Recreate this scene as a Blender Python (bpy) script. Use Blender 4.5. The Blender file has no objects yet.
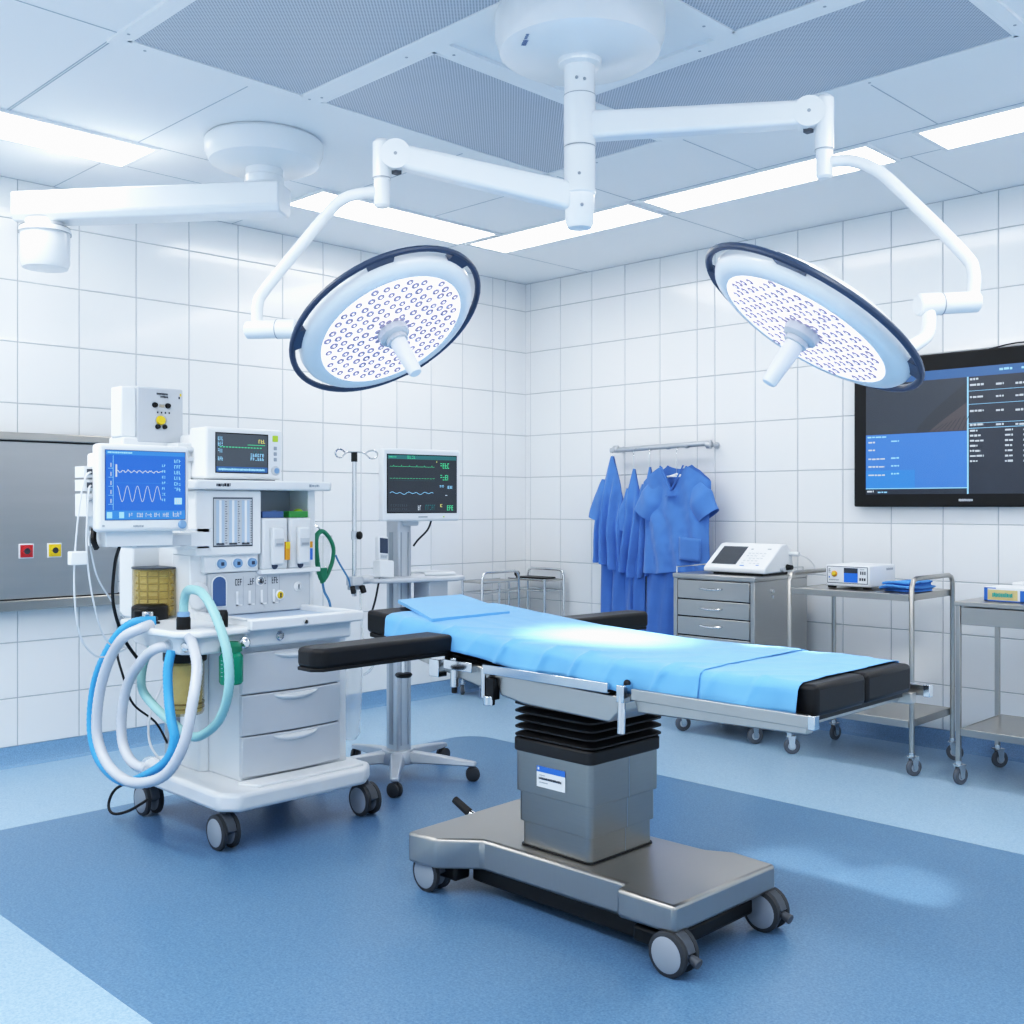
import bpy, bmesh, math, random
from mathutils import Vector, Matrix, noise
R = math.radians
rnd = random.Random(7)
scene = bpy.context.scene
COL = scene.collection

# ------------------------------------------------------------------ materials
def lin(h):
    h = h.lstrip('#')
    o = []
    for i in (0, 2, 4):
        c = int(h[i:i+2], 16) / 255
        o.append(c / 12.92 if c <= .04045 else ((c + .055) / 1.055) ** 2.4)
    return (*o, 1)
MATS = {}
def mat(name, hexc, rough=.5, metal=0, var=.04, scale=6, bump=0, bscale=200, stretch=None, coat=0, emit=0, alpha=1, sheen=0, trans=0, rvar=0, spec=.5):
    m = bpy.data.materials.new(name); m.use_nodes = True
    nt = m.node_tree; N = nt.nodes; L = nt.links
    p = N['Principled BSDF']
    c = lin(hexc)
    p.inputs['Roughness'].default_value = rough
    p.inputs['Metallic'].default_value = metal; p.inputs['Specular IOR Level'].default_value = spec
    p.inputs['Coat Weight'].default_value = coat
    p.inputs['Sheen Weight'].default_value = sheen
    p.inputs['Transmission Weight'].default_value = trans
    if alpha < 1: p.inputs['Alpha'].default_value = alpha
    tc = N.new('ShaderNodeTexCoord'); mp = N.new('ShaderNodeMapping')
    L.new(tc.outputs['Object'], mp.inputs['Vector'])
    if stretch: mp.inputs['Scale'].default_value = stretch
    nz = N.new('ShaderNodeTexNoise'); nz.inputs['Scale'].default_value = scale; nz.inputs['Detail'].default_value = 3
    L.new(mp.outputs['Vector'], nz.inputs['Vector'])
    rp = N.new('ShaderNodeValToRGB')
    e = rp.color_ramp.elements
    e[0].position = .3; e[1].position = .7
    e[0].color = tuple(max(0, x * (1 - var)) for x in c[:3]) + (1,)
    e[1].color = tuple(min(1, x * (1 + var)) for x in c[:3]) + (1,)
    L.new(nz.outputs['Fac'], rp.inputs['Fac'])
    if name.startswith('scr_'): p.inputs['Base Color'].default_value = (.012, .013, .016, 1)
    else: L.new(rp.outputs['Color'], p.inputs['Base Color'])
    if rvar:
        mr = N.new('ShaderNodeMapRange'); mr.inputs['To Min'].default_value = rough - rvar; mr.inputs['To Max'].default_value = rough + rvar
        L.new(nz.outputs['Fac'], mr.inputs['Value']); L.new(mr.outputs['Result'], p.inputs['Roughness'])
    if bump:
        n2 = N.new('ShaderNodeTexNoise'); n2.inputs['Scale'].default_value = bscale
        L.new(mp.outputs['Vector'], n2.inputs['Vector'])
        b = N.new('ShaderNodeBump'); b.inputs['Strength'].default_value = bump; b.inputs['Distance'].default_value = .01
        L.new(n2.outputs['Fac'], b.inputs['Height']); L.new(b.outputs['Normal'], p.inputs['Normal'])
    if emit:
        L.new(rp.outputs['Color'], p.inputs['Emission Color']); p.inputs['Emission Strength'].default_value = emit
    MATS[name] = m
    return m

mat('tile', '#eef1f3', .18, var=.012, scale=1.2, coat=.25)
mat('grout', '#b4bac0', .8)
mat('base_blue', '#7a9fc4', .45, var=.16, scale=160)
mat('ceil', '#f0f4f8', .5, var=.01, scale=1)
mat('seam', '#a9b5c0', .7)
mat('plaster', '#e6eaee', .6)
mat('white_metal', '#eaeff3', .3, var=.01, coat=.3)
mat('white_plastic', '#e9edf0', .35, var=.012)
mat('offwhite', '#dfe4e8', .38, var=.012)
mat('grey_plastic', '#c3c9d0', .42, var=.015)
mat('mid_grey', '#9aa3ac', .45)
mat('dark_grey', '#474d55', .5)
mat('black', '#08090b', .42, spec=.3)
mat('rubber', '#0b0c0f', .6, bump=.05)
mat('vinyl', '#0a0b0e', .46, spec=.28, var=.08, scale=20, bump=.05, bscale=300)
mat('navy', '#2d3d55', .35)
mat('deepblue', '#3f5f8e', .4)
mat('pale_blue', '#b4c8e0', .3)
mat('steel', '#b4b1ab', .3, 1, var=.012, scale=14, stretch=(1, 1, 30), rvar=.012)
mat('steel_base', '#aca9a4', .33, 1, var=.012, scale=12, stretch=(18, 1, 1), rvar=.015)
mat('steel_cab', '#b6b5b2', .34, 1, var=.012, scale=10, stretch=(1, 1, 24), rvar=.015)
mat('steel_panel', '#b4b6b7', .38, 1, var=.03, scale=3, stretch=(1, .3, 5), rvar=.03)
mat('chrome', '#d3d6d9', .1, 1)
mat('steel_column', '#97948e', .32, 1, var=.015, scale=10, stretch=(1, 1, 20), rvar=.015)
mat('alu', '#c3c8ce', .34, .75)
mat('drape', '#66abe8', .72, var=.035, scale=14, bump=.06, bscale=420, sheen=.2)
mat('drape_under', '#4a9ae0', .75, var=.04, scale=14, bump=.06, bscale=420)
mat('scrub', '#4c7cc8', .85, var=.06, scale=9, bump=.1, bscale=320, sheen=.25)
mat('scrub_dark', '#4070bc', .85, var=.06, scale=9, bump=.1, bscale=320, sheen=.25)
mat('cloth_blue', '#4d8fdc', .8, var=.08, scale=20, bump=.1, bscale=300)
mat('amber', '#c9b064', .12, var=.12, scale=14, alpha=.42)
mat('amber_dark', '#6c5a26', .3, var=.1)
mat('amber_core', '#d8c688', .5, var=.1, scale=25)
mat('green', '#0f9a76', .25, alpha=.9)
mat('mask_green', '#0c7a58', .4)
mat('clear', '#dfe9ee', .08, alpha=.28)
mat('film', '#eef4f8', .2, alpha=.3, bump=.4, bscale=25)
mat('hose_blue', '#43a7e6', .35, alpha=.95)
mat('hose_white', '#c8ced8', .35)
mat('hose_teal', '#9ccfd2', .3, alpha=.93)
mat('cable_white', '#e4e8ec', .4)
mat('cable_blue', '#3a78a8', .4)
mat('red', '#c22a2e', .4); mat('yellow', '#e8c820', .4); mat('orange', '#e09a20', .4)
mat('label_blue', '#2f6fd0', .4); mat('label_white', '#eef2f6', .5); mat('ink', '#2b3038', .6)
mat('cap_green', '#2f8a3c', .35); mat('lime', '#b8d838', .4); mat('teal_ink', '#2aa59a', .5)
mat('knob_blue', '#7fa4cf', .3)
mat('lens', '#a59bb4', .3, emit=.12)
mat('tyre', '#2a2e33', .55)
mat('grey_tyre', '#565c64', .5); mat('hub', '#939ba5', .4)
# self-lit display colours
def glow(name, hexc, s=1.0): mat(name, hexc, .25, var=.02, scale=3, emit=s)
glow('scr_blue', '#1362d4', .9); glow('scr_blue2', '#2f86ea', .8); glow('scr_cyan', '#8fd0ff', 1.0); glow('scr_white', '#dcebfb', .7)
glow('scr_dark', '#26303c', .55); glow('scr_dark2', '#1c2a3e', .55); glow('scr_green', '#43cf90', .9); glow('scr_teal', '#1d6f74', .7)
glow('scr_grey', '#4a5663', .6); glow('scr_yellow', '#dcd870', .9); glow('scr_sky', '#3f84ee', .7); glow('scr_bar', '#2b62a6', .75)
glow('scr_flesh', '#5a5258', .5); glow('scr_mid', '#2c3848', .6); glow('scr_off', '#67707c', .25)
glow('diffuser', '#fffaf5', 7.6); glow('led', '#fbf3fb', .85)

def floor_mat(name, a, b):
    m = mat(name, a, .34)
    nt = m.node_tree; N = nt.nodes; L = nt.links; p = N['Principled BSDF']
    tc = N['Texture Coordinate']
    n1 = N.new('ShaderNodeTexNoise'); n1.inputs['Scale'].default_value = 130; n1.inputs['Detail'].default_value = 4; n1.inputs['Roughness'].default_value = .7
    L.new(tc.outputs['Object'], n1.inputs['Vector'])
    rp = N.new('ShaderNodeValToRGB'); e = rp.color_ramp.elements
    e[0].position = .34; e[1].position = .68; e[0].color = lin(a); e[1].color = lin(b)
    L.new(n1.outputs['Fac'], rp.inputs['Fac']); L.new(rp.outputs['Color'], p.inputs['Base Color'])
    bp = N.new('ShaderNodeBump'); bp.inputs['Strength'].default_value = .06; bp.inputs['Distance'].default_value = .004
    L.new(n1.outputs['Fac'], bp.inputs['Height']); L.new(bp.outputs['Normal'], p.inputs['Normal'])
floor_mat('floor_light', '#83a8c9', '#a8c5de')
floor_mat('floor_dark', '#43688f', '#698eb2')

def perf_mat():
    m = mat('perforated', '#a3b1bf', .45, .2)
    nt = m.node_tree; N = nt.nodes; L = nt.links; p = N['Principled BSDF']
    tc = N['Texture Coordinate']
    sc = N.new('ShaderNodeVectorMath'); sc.operation = 'SCALE'; sc.inputs['Scale'].default_value = 1 / .0105
    rot = N.new('ShaderNodeMapping'); rot.inputs['Rotation'].default_value = (0, 0, R(45))
    L.new(tc.outputs['Object'], rot.inputs['Vector']); L.new(rot.outputs['Vector'], sc.inputs[0])
    fr = N.new('ShaderNodeVectorMath'); fr.operation = 'FRACTION'; L.new(sc.outputs[0], fr.inputs[0])
    sb = N.new('ShaderNodeVectorMath'); sb.operation = 'SUBTRACT'; sb.inputs[1].default_value = (.5, .5, 0); L.new(fr.outputs[0], sb.inputs[0])
    sp = N.new('ShaderNodeSeparateXYZ'); L.new(sb.outputs[0], sp.inputs[0])
    cb = N.new('ShaderNodeCombineXYZ'); L.new(sp.outputs[0], cb.inputs[0]); L.new(sp.outputs[1], cb.inputs[1])
    ln = N.new('ShaderNodeVectorMath'); ln.operation = 'LENGTH'; L.new(cb.outputs[0], ln.inputs[0])
    rp = N.new('ShaderNodeValToRGB'); e = rp.color_ramp.elements
    e[0].position = .26; e[1].position = .40; e[0].color = lin('#8490a0'); e[1].color = lin('#c6d0dc')
    L.new(ln.outputs['Value'], rp.inputs['Fac']); L.new(rp.outputs['Color'], p.inputs['Base Color'])
perf_mat()

# ------------------------------------------------------------------ mesh builder
class MB:
    def __init__(s, m=None):
        s.v = []; s.f = []; s.fm = []; s.mats = []; s.cur = 0; s.M = None
        if m: s.use(m)
    def use(s, name):
        if name not in s.mats: s.mats.append(name)
        s.cur = s.mats.index(name); return s
    def add(s, vs, fs):
        b = len(s.v)
        if s.M: vs = [s.M @ Vector(v) for v in vs]
        s.v += [tuple(v) for v in vs]
        for f in fs: s.f.append(tuple(b + i for i in f)); s.fm.append(s.cur)
        return s
    def box(s, x0, y0, z0, x1, y1, z1):
        v = [(x0,y0,z0),(x1,y0,z0),(x1,y1,z0),(x0,y1,z0),(x0,y0,z1),(x1,y0,z1),(x1,y1,z1),(x0,y1,z1)]
        return s.add(v, [(0,3,2,1),(4,5,6,7),(0,1,5,4),(1,2,6,5),(2,3,7,6),(3,0,4,7)])
    def prism(s, pts, a, b, axis='z'):
        n = len(pts)
        def P(p, h): return {'z': (p[0], p[1], h), 'y': (p[0], h, p[1]), 'x': (h, p[0], p[1])}[axis]
        v = [P(p, a) for p in pts] + [P(p, b) for p in pts]
        return s.add(v, [tuple(range(n))[::-1], tuple(range(n, 2*n))] + [(i, (i+1) % n, n + (i+1) % n, n + i) for i in range(n)])
    def cyl(s, p, q, r, r2=None, n=20, cap=True):
        p = Vector(p); q = Vector(q); r2 = r if r2 is None else r2
        d = (q - p).normalized(); a = d.orthogonal().normalized(); b = d.cross(a)
        v = []
        for c, rr in ((p, r), (q, r2)):
            for i in range(n):
                t = 2*math.pi*i/n; v.append(c + (a*math.cos(t) + b*math.sin(t))*rr)
        f = [(i, (i+1) % n, n + (i+1) % n, n + i) for i in range(n)]
        if cap: f += [tuple(range(n))[::-1], tuple(range(n, 2*n))]
        return s.add(v, f)
    def lathe(s, prof, o=(0,0,0), ax=(0,0,1), n=32):
        o = Vector(o); d = Vector(ax).normalized(); a = d.orthogonal().normalized(); b = d.cross(a)
        v = []; k = len(prof)
        for r, h in prof:
            for i in range(n):
                t = 2*math.pi*i/n; v.append(o + d*h + (a*math.cos(t) + b*math.sin(t))*max(r, 1e-4))
        f = [(j*n+i, j*n+(i+1) % n, (j+1)*n+(i+1) % n, (j+1)*n+i) for j in range(k-1) for i in range(n)]
        return s.add(v, f)
    def tube(s, pts, r, n=10, closed=False, smooth=0, flat=1.0, ridge=0):
        P = [Vector(p) for p in pts]
        if smooth:
            Q = []; m = len(P); rng = range(m) if closed else range(m-1)
            for i in rng:
                p0 = P[(i-1) % m] if closed or i > 0 else P[0]; p1 = P[i]; p2 = P[(i+1) % m]
                p3 = P[(i+2) % m] if closed or i+2 < m else P[-1]
                for k in range(smooth):
                    t = k/smooth
                    Q.append(.5*((2*p1) + (p2-p0)*t + (2*p0-5*p1+4*p2-p3)*t*t + (3*p1-p0-3*p2+p3)*t**3))
            if not closed: Q.append(P[-1])
            P = Q
        m = len(P); v = []
        tang = []
        for i in range(m):
            if closed: t = P[(i+1) % m] - P[i-1]
            else: t = P[min(i+1, m-1)] - P[max(i-1, 0)]
            tang.append(t.normalized())
        nrm = tang[0].orthogonal().normalized()
        for i in range(m):
            t = tang[i]; nrm = (nrm - t*nrm.dot(t)).normalized(); b = t.cross(nrm)
            rr = (r[min(i, len(r)-1)] if isinstance(r, (list, tuple)) else r)
            if ridge: rr *= 1 + ridge*(1 if i % 2 else -1)
            for k in range(n):
                a = 2*math.pi*k/n; v.append(P[i] + nrm*math.cos(a)*rr + b*math.sin(a)*rr*flat)
        f = []
        for i in range(m if closed else m-1):
            j = (i+1) % m
            for k in range(n): f.append((i*n+k, i*n+(k+1) % n, j*n+(k+1) % n, j*n+k))
        if not closed: f += [tuple(range(n))[::-1], tuple((m-1)*n+k for k in range(n))]
        return s.add(v, f)
    def grid(s, fn, nu, nv, closeu=False):
        v = [fn(i/nu, j/nv) for j in range(nv+1) for i in range(nu + (0 if closeu else 1))]
        w = nu if closeu else nu+1
        f = [(j*w+i, j*w+(i+1) % w, (j+1)*w+(i+1) % w, (j+1)*w+i) for j in range(nv) for i in range(nu)]
        return s.add(v, f)
    def ball(s, c, r, sc=(1,1,1), n=14):
        c = Vector(c); v = []; f = []
        for j in range(n//2+1):
            ph = math.pi*j/(n//2)
            for i in range(n):
                t = 2*math.pi*i/n
                v.append(c + Vector((r*sc[0]*math.sin(ph)*math.cos(t), r*sc[1]*math.sin(ph)*math.sin(t), r*sc[2]*math.cos(ph))))
        for j in range(n//2):
            for i in range(n): f.append((j*n+i, (j+1)*n+i, (j+1)*n+(i+1) % n, j*n+(i+1) % n))
        return s.add(v, f)
    def build(s, name, parent=None, bevel=0, seg=2, smooth=35, solid=0, sub=0, label=None):
        me = bpy.data.meshes.new(name)
        o = bpy.data.objects.new(name, me); COL.objects.link(o)
        off = Vector((0, 0, 0))
        if parent:
            off = Vector(parent['_org']); o.parent = parent
            o['_org'] = parent['_org']
        else:
            xs = [v[0] for v in s.v]; ys = [v[1] for v in s.v]; zs = [v[2] for v in s.v]
            off = Vector(((min(xs)+max(xs))/2, (min(ys)+max(ys))/2, min(zs)))
            o.location = off; o['_org'] = tuple(off)
        me.from_pydata([tuple(Vector(v) - off) for v in s.v], [], s.f)
        for m in s.mats: me.materials.append(MATS[m])
        for p, k in zip(me.polygons, s.fm): p.material_index = k
        bm = bmesh.new(); bm.from_mesh(me)
        bmesh.ops.remove_doubles(bm, verts=bm.verts, dist=2e-5)
        bmesh.ops.recalc_face_normals(bm, faces=bm.faces)
        bm.to_mesh(me); bm.free()
        for p in me.polygons: p.use_smooth = True
        me.set_sharp_from_angle(angle=R(smooth))
        if bevel:
            b = o.modifiers.new('Bevel', 'BEVEL'); b.width = bevel; b.segments = seg; b.limit_method = 'ANGLE'; b.angle_limit = R(32); b.harden_normals = False
        if sub:
            b = o.modifiers.new('Sub', 'SUBSURF'); b.levels = sub; b.render_levels = sub
        if solid:
            b = o.modifiers.new('Solid', 'SOLIDIFY'); b.thickness = solid; b.offset = -1
        if label: o['label'] = label
        return o
ROOTS = []
def thing(name, loc, label, cat, group=None):
    o = bpy.data.objects.new(name, None); COL.objects.link(o); o.empty_display_size = .1
    o.location = loc; o['_org'] = tuple(loc); o['label'] = label; o['category'] = cat
    if group: o['group'] = group
    return o
def tag(o, label, cat, group=None):
    o['label'] = label; o['category'] = cat
    if group: o['group'] = group
    return o
def struct(o): o['kind'] = 'structure'; return o

def frame(o, x, z):
    """matrix with columns x, y, z at o (y derived)"""
    z = Vector(z).normalized(); x = Vector(x); x = (x - z*x.dot(z)).normalized(); y = z.cross(x)
    return Matrix(((x.x, y.x, z.x, o[0]), (x.y, y.y, z.y, o[1]), (x.z, y.z, z.z, o[2]), (0, 0, 0, 1)))

class Scr:
    """flat marks on a display: u to the right, v up, both 0..1"""
    def __init__(s, mb, O, U, V, w, h):
        s.mb = mb; s.O = Vector(O); s.U = Vector(U).normalized(); s.V = Vector(V).normalized(); s.N = s.U.cross(s.V); s.w = w; s.h = h
    def p(s, u, v, l): return s.O + s.U*u*s.w + s.V*v*s.h + s.N*l*.0007
    def rect(s, u0, v0, u1, v1, m, l=1):
        s.mb.use(m); s.mb.add([s.p(u0, v0, l), s.p(u1, v0, l), s.p(u1, v1, l), s.p(u0, v1, l)], [(0,1,2,3)])
    def line(s, pts, t, m, l=2):
        s.mb.use(m)
        for (a, b), (c, d) in zip(pts, pts[1:]):
            du = (c-a)*s.w; dv = (d-b)*s.h; L = math.hypot(du, dv) or 1; nu = -dv/L*t/s.w/2; nv = du/L*t/s.h/2
            s.mb.add([s.p(a-nu, b-nv, l), s.p(c-nu, d-nv, l), s.p(c+nu, d+nv, l), s.p(a+nu, b+nv, l)], [(0,1,2,3)])
    def blob(s, u, v, w, h, m, n=5, l=2):
        """a small blurred group of strokes, as the unreadable characters of the photo"""
        for i in range(n):
            a = u + w*i/n
            if rnd.random() < .8: s.rect(a, v, a + w/n*.25, v + h, m, l)
            for k in (0, .45, .85):
                if rnd.random() < .6: s.rect(a, v + h*k, a + w/n*.72, v + h*(k+.15), m, l)
    def row(s, u, v, w, h, m, l=2):
        a = u
        while a < u + w:
            b = min(u + w, a + .006 + rnd.random()*.02); s.rect(a, v + rnd.random()*h*.15, b, v + h*(.8+rnd.random()*.2), m, l); a = b + .0035

# ================================================================== SETTING
XW, YW, H = 6.75, -7.0, 3.0
# floor
MB('floor_light').box(0, YW, -.08, XW, 0, 0).build('floor')
struct(bpy.data.objects['floor'])
def rrect(x0, y0, x1, y1, r, n=6):
    o = []
    for cx, cy, a in ((x1-r, y1-r, 0), (x0+r, y1-r, 90), (x0+r, y0+r, 180), (x1-r, y0+r, 270)):
        for k in range(n+1):
            t = R(a + 90*k/n); o.append((cx + r*math.cos(t), cy + r*math.sin(t)))
    return o
struct(MB('floor_dark').prism(rrect(1.09, -4.55, 5.25, -1.575, .16), 0.0, .0012).build('trim_1'))
# walls with square glazed tiles
ZJ = [.10, .346, .630] + [2.793 - .3132*k for k in range(6, -1, -1)] + [3.0]
XR = [0, .052] + [.357 + .3022*k for k in range(5)] + [1.704] + [2.004 + .2965*k for k in range(17)]
XL = [0, .218, .349, .649, .945] + [1.25 + .3*k for k in range(4)] + [2.459 + .3185*k for k in range(15)]
def tiled(name, xs, mapf, L):
    mb = MB('grout')
    mb.add([mapf(0, 0, 0), mapf(L, 0, 0), mapf(L, H, 0), mapf(0, H, 0), mapf(0, 0, -.1), mapf(L, 0, -.1), mapf(L, H, -.1), mapf(0, H, -.1)],
           [(0,1,2,3),(4,7,6,5),(0,4,5,1),(1,5,6,2),(2,6,7,3),(3,7,4,0)])
    mb.use('tile')
    g = .0022; e = .0025; t = .004
    for a, b in zip(xs, xs[1:]):
        if a >= L: break
        b = min(b, L)
        for c, d in zip(ZJ, ZJ[1:]):
            if b - a < .02: continue
            q = [(a+g, c+g), (b-g, c+g), (b-g, d-g), (a+g, d-g)]
            i = [(a+g+e, c+g+e), (b-g-e, c+g+e), (b-g-e, d-g-e), (a+g+e, d-g-e)]
            mb.add([mapf(*p, .0005) for p in q] + [mapf(*p, t) for p in i], [(4,5,6,7)] + [(k, (k+1) % 4, 4+(k+1) % 4, 4+k) for k in range(4)])
    return struct(mb.build(name, smooth=15))
tiled('wall_right', XR, lambda u, z, d: (u, -d, z), XW)
tiled('wall_left', XL, lambda u, z, d: (d, -u, z), -YW)
struct(MB('plaster').box(XW, YW, 0, XW+.1, 0, H).build('wall_front'))
struct(MB('plaster').box(0, YW-.1, 0, XW, YW, H).build('wall_back'))
# coved vinyl skirting
cove = [(0, .0), (.045, 0), (.02, .012), (.009, .035), (.0075, .098), (0, .1)]
struct(MB('base_blue').add([(0, -d, z) for d, z in cove] + [(XW, -d, z) for d, z in cove], [(i, (i+1) % 6, 6+(i+1) % 6, 6+i) for i in range(6)]).build('baseboard_right'))
struct(MB('base_blue').add([(d, 0, z) for d, z in cove] + [(d, YW, z) for d, z in cove], [(i, (i+1) % 6, 6+(i+1) % 6, 6+i) for i in range(6)]).build('baseboard_left'))
# ceiling with panel seams
mb = MB('ceil').box(0, YW, H, XW, 0, H+.1).use('seam')
def seam(x0, y0, x1, y1, w=.004): mb.box(min(x0, x1)-w/2, min(y0, y1)-w/2, H-.0015, max(x0, x1)+w/2, max(y0, y1)+w/2, H+.001)
for y in (-4.13, -3.56, -2.4, -1.76, -5.4): seam(.97, y, 1.99, y)
seam(2.02, -4.13, 2.02, -6.4); seam(2.02, -4.14, .97, -4.14)
for x in (2.77, 3.68, 1.99, 4.6): seam(x, -1.9, x, -1.2)
for x in (.62, 1.95, 3.4, 4.9): seam(x, -.86, x, 0)
for y in (-1.2, -2.5, -3.55, -4.9): seam(0, y, .6, y)
seam(.97, -1.2, .97, -6.4); seam(.97, -1.2, 5.6, -1.2); seam(.6, -.86, .6, -6.4); seam(.6, -.86, 5.6, -.86)
seam(4.3, -1.85, 4.3, -4.2); seam(4.3, -2.6, 5.5, -2.6)
struct(mb.build('ceiling'))
# raised frame of the laminar-flow field round the lamp plate
mb = MB('ceil')
for a in ((1.94,-4.15,2.0,-1.85),(2.0,-1.9,4.27,-1.85),(4.27,-4.15,4.32,-1.85),(2.0,-4.15,4.27,-4.1),
          (2.0,-3.36,3.49,-3.27),(2.71,-3.27,2.79,-1.9),(2.79,-2.63,4.27,-2.55),(3.49,-4.1,3.57,-2.63)):
    mb.box(a[0], a[1], H-.012, a[2], a[3], H)
mb.use('mid_grey')
for x, y in ((2.06,-4.125),(1.97,-4.02),(2.0,-3.325),(2.05,-3.30),(2.74,-3.2),(2.75,-2.2),(2.85,-2.59),(3.4,-2.59),(3.9,-2.59),(4.2,-2.59),(3.53,-2.75),(2.6,-3.31),(3.2,-3.31),(4.295,-2.3),(4.295,-2.0),(3.1,-1.875),(3.7,-1.875),(2.3,-1.875)):
    mb.cyl((x, y, H-.013), (x, y, H-.0115), .006, n=8)
struct(mb.build('trim_2'))

# ceiling diffusers (perforated supply-air panels)
def diffuser(x0, y0, x1, y1, label):
    t = thing('air_diffuser', ((x0+x1)/2, (y0+y1)/2, H-.02), label, 'air vent', 'perforated air panels of the ceiling field')
    MB('perforated').box(x0+.003, y0+.003, H-.008, x1-.003, y1-.003, H-.002).build('perforated_panel', t)
    mb = MB('ceil')
    for a in ((x0, y0, x0+.013, y1), (x1-.013, y0, x1, y1), (x0, y0, x1, y0+.013), (x0, y1-.013, x1, y1)): mb.box(a[0], a[1], H-.013, a[2], a[3], H-.001)
    mb.build('frame', t)
diffuser(2.0, -4.10, 3.49, -3.36, 'perforated grey ceiling air panel nearest the wall-side pendant and left light strip')
diffuser(2.0, -3.27, 2.71, -1.9, 'perforated grey ceiling air panel behind the lamp column, above the left lamp arm')
diffuser(2.79, -2.55, 4.27, -1.9, 'long perforated grey ceiling air panel above the right lamp arm')
diffuser(3.57, -4.10, 4.27, -2.63, 'perforated grey ceiling air panel at the top edge, right of the lamp canopy')

# recessed ceiling lights
def ceil_light(x0, y0, x1, y1, label):
    t = thing('ceiling_light', ((x0+x1)/2, (y0+y1)/2, H-.02), label, 'ceiling light', 'recessed rectangular ceiling lights')
    f = .022; mb = MB('white_metal')
    for a in ((x0-f, y0-f, x0, y1+f), (x1, y0-f, x1+f, y1+f), (x0, y0-f, x1, y0), (x0, y1, x1, y1+f)): mb.box(a[0], a[1], H-.012, a[2], a[3], H-.0005)
    mb.build('frame', t)
    MB('diffuser').box(x0, y0, H-.008, x1, y1, H-.003).build('light_panel', t)
ceil_light(.615, -4.75, .955, -3.47, 'bright ceiling light strip at the far left, above the steel wall panel')
ceil_light(.615, -2.52, .955, -1.25, 'bright ceiling light strip behind the left lamp elbow')
ceil_light(.66, -1.185, 1.94, -.87, 'bright ceiling light strip in the corner, behind the lamp column end')
ceil_light(2.045, -1.175, 3.33, -.87, 'bright ceiling light strip behind the right lamp elbow')
ceil_light(3.585, -1.175, 4.9, -.87, 'bright ceiling light strip at the right edge above the wall screen')

# ================================================================== CASTERS
def caster(parent, x, y, r, name='caster', mount=None, twin=.05, yaw=90, brake=False, hubmat='hub', tyre='tyre', tw=.022, house='dark_grey', z0=0):
    """wheel axis along world direction yaw (degrees)"""
    a = Vector((math.cos(R(yaw)), math.sin(R(yaw)), 0)); t = Vector((-a.y, a.x, 0)); c = Vector((x, y, r + z0))
    mount = mount or 2*r + .02
    mb = MB(house)
    M = frame(c, t, a); mb.M = M          # local: x forward, y ?, z axle
    up = M.to_3x3().inverted() @ Vector((0, 0, 1)); s = 1 if up.y > 0 else -1
    pts = [(r*1.02*math.cos(R(k)), s*r*1.02*math.sin(R(k))) for k in range(10, 171, 20)] + [(-r*.5, -s*r*.12), (r*.5, -s*r*.12)]
    mb.prism(pts, -twin*.32, twin*.32)
    mb.M = None
    mb.cyl(c + Vector((0, 0, r*.7)), (x, y, mount), r*.22, n=14)
    cs = mb.build(name, parent, bevel=.002)
    offs = (-1, 1) if twin > .03 else (0,)
    for k in offs:
        w = MB(tyre); o = c + a*k*(twin/2)
        w.lathe([(r*.55, -tw/2), (r*.88, -tw/2), (r, -tw/2+.004), (r, tw/2-.004), (r*.88, tw/2), (r*.55, tw/2)], o, a, 28)
        w.use(hubmat).lathe([(0, -tw/2-.003), (r*.7, -tw/2-.003), (r*.8, -tw/2), (r*.8, tw/2), (r*.7, tw/2+.003), (0, tw/2+.003)], o, a, 28)
        w.build('wheel', cs)
    if brake:
        b = MB('dark_grey').cyl(c + t*brake*r*.9 + Vector((0, 0, -.002)), c + t*brake*r*1.38 + Vector((0, 0, -.012)), .012, .016, 12)
        b.build('brake_pedal', cs, bevel=.003)
    return cs

# ================================================================== OPERATING TABLE
T = thing('operating_table', (3.33, -3.12, 0), 'stainless operating table with black pads on a wheeled pedestal, centre of the room', 'operating table')
base = [(2.80,-3.47),(2.93,-3.455),(3.05,-3.35),(3.655,-3.335),(3.665,-3.39),(3.875,-3.39),(3.885,-2.87),(3.72,-2.855),(3.64,-2.90),(3.06,-2.92),(2.94,-2.83),(2.77,-2.85)]
nb = len(base); zb = lambda p: .120 if p[0] > 3.66 else .098
mb = MB('steel_base').add([(*p, zb(p)) for p in base] + [(*p, .202) for p in base], [tuple(range(nb))[::-1], tuple(range(nb, 2*nb))] + [(i, (i+1) % nb, nb+(i+1) % nb, nb+i) for i in range(nb)])
mb.build('base', T, bevel=.012, seg=3)
MB('black').prism(rrect(3.169, -3.294, 3.481, -2.963, .022, 4), .2, .207).build('gasket', T)
mb = MB('black').box(2.96, -3.315, .035, 3.80, -2.94, .1).box(3.70, -3.36, .05, 3.84, -2.9, .1).box(2.86, -3.40, .05, 2.97, -3.33, .1)
mb.build('underbody', T, bevel=.01)
for x, y, b in ((2.855, -3.405, 0), (3.855, -3.365, 1), (3.865, -2.895, 1), (2.85, -2.9, 0)):
    caster(T, x, y, .064, twin=.054, mount=.125, yaw=90, brake=-b if b else 0)
mb = MB('chrome').cyl((2.80, -3.11, .165), (2.735, -3.12, .185), .012).use('rubber').cyl((2.74, -3.12, .183), (2.67, -3.135, .225), .016, .014)
mb.build('foot_pedal', T, bevel=.003)
def pedestal_tier(d, z0, z1): MB('steel_column').prism(rrect(3.158+d, -3.305+d, 3.492-d, -2.952-d, .022, 4), z0, z1).build('pedestal_cover', T, bevel=.002)
pedestal_tier(0, .385, .520); pedestal_tier(.008, .285, .387); pedestal_tier(.016, .2, .287)
mb = MB('seam'); mb.mats = []; mb.use('mid_grey')
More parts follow.
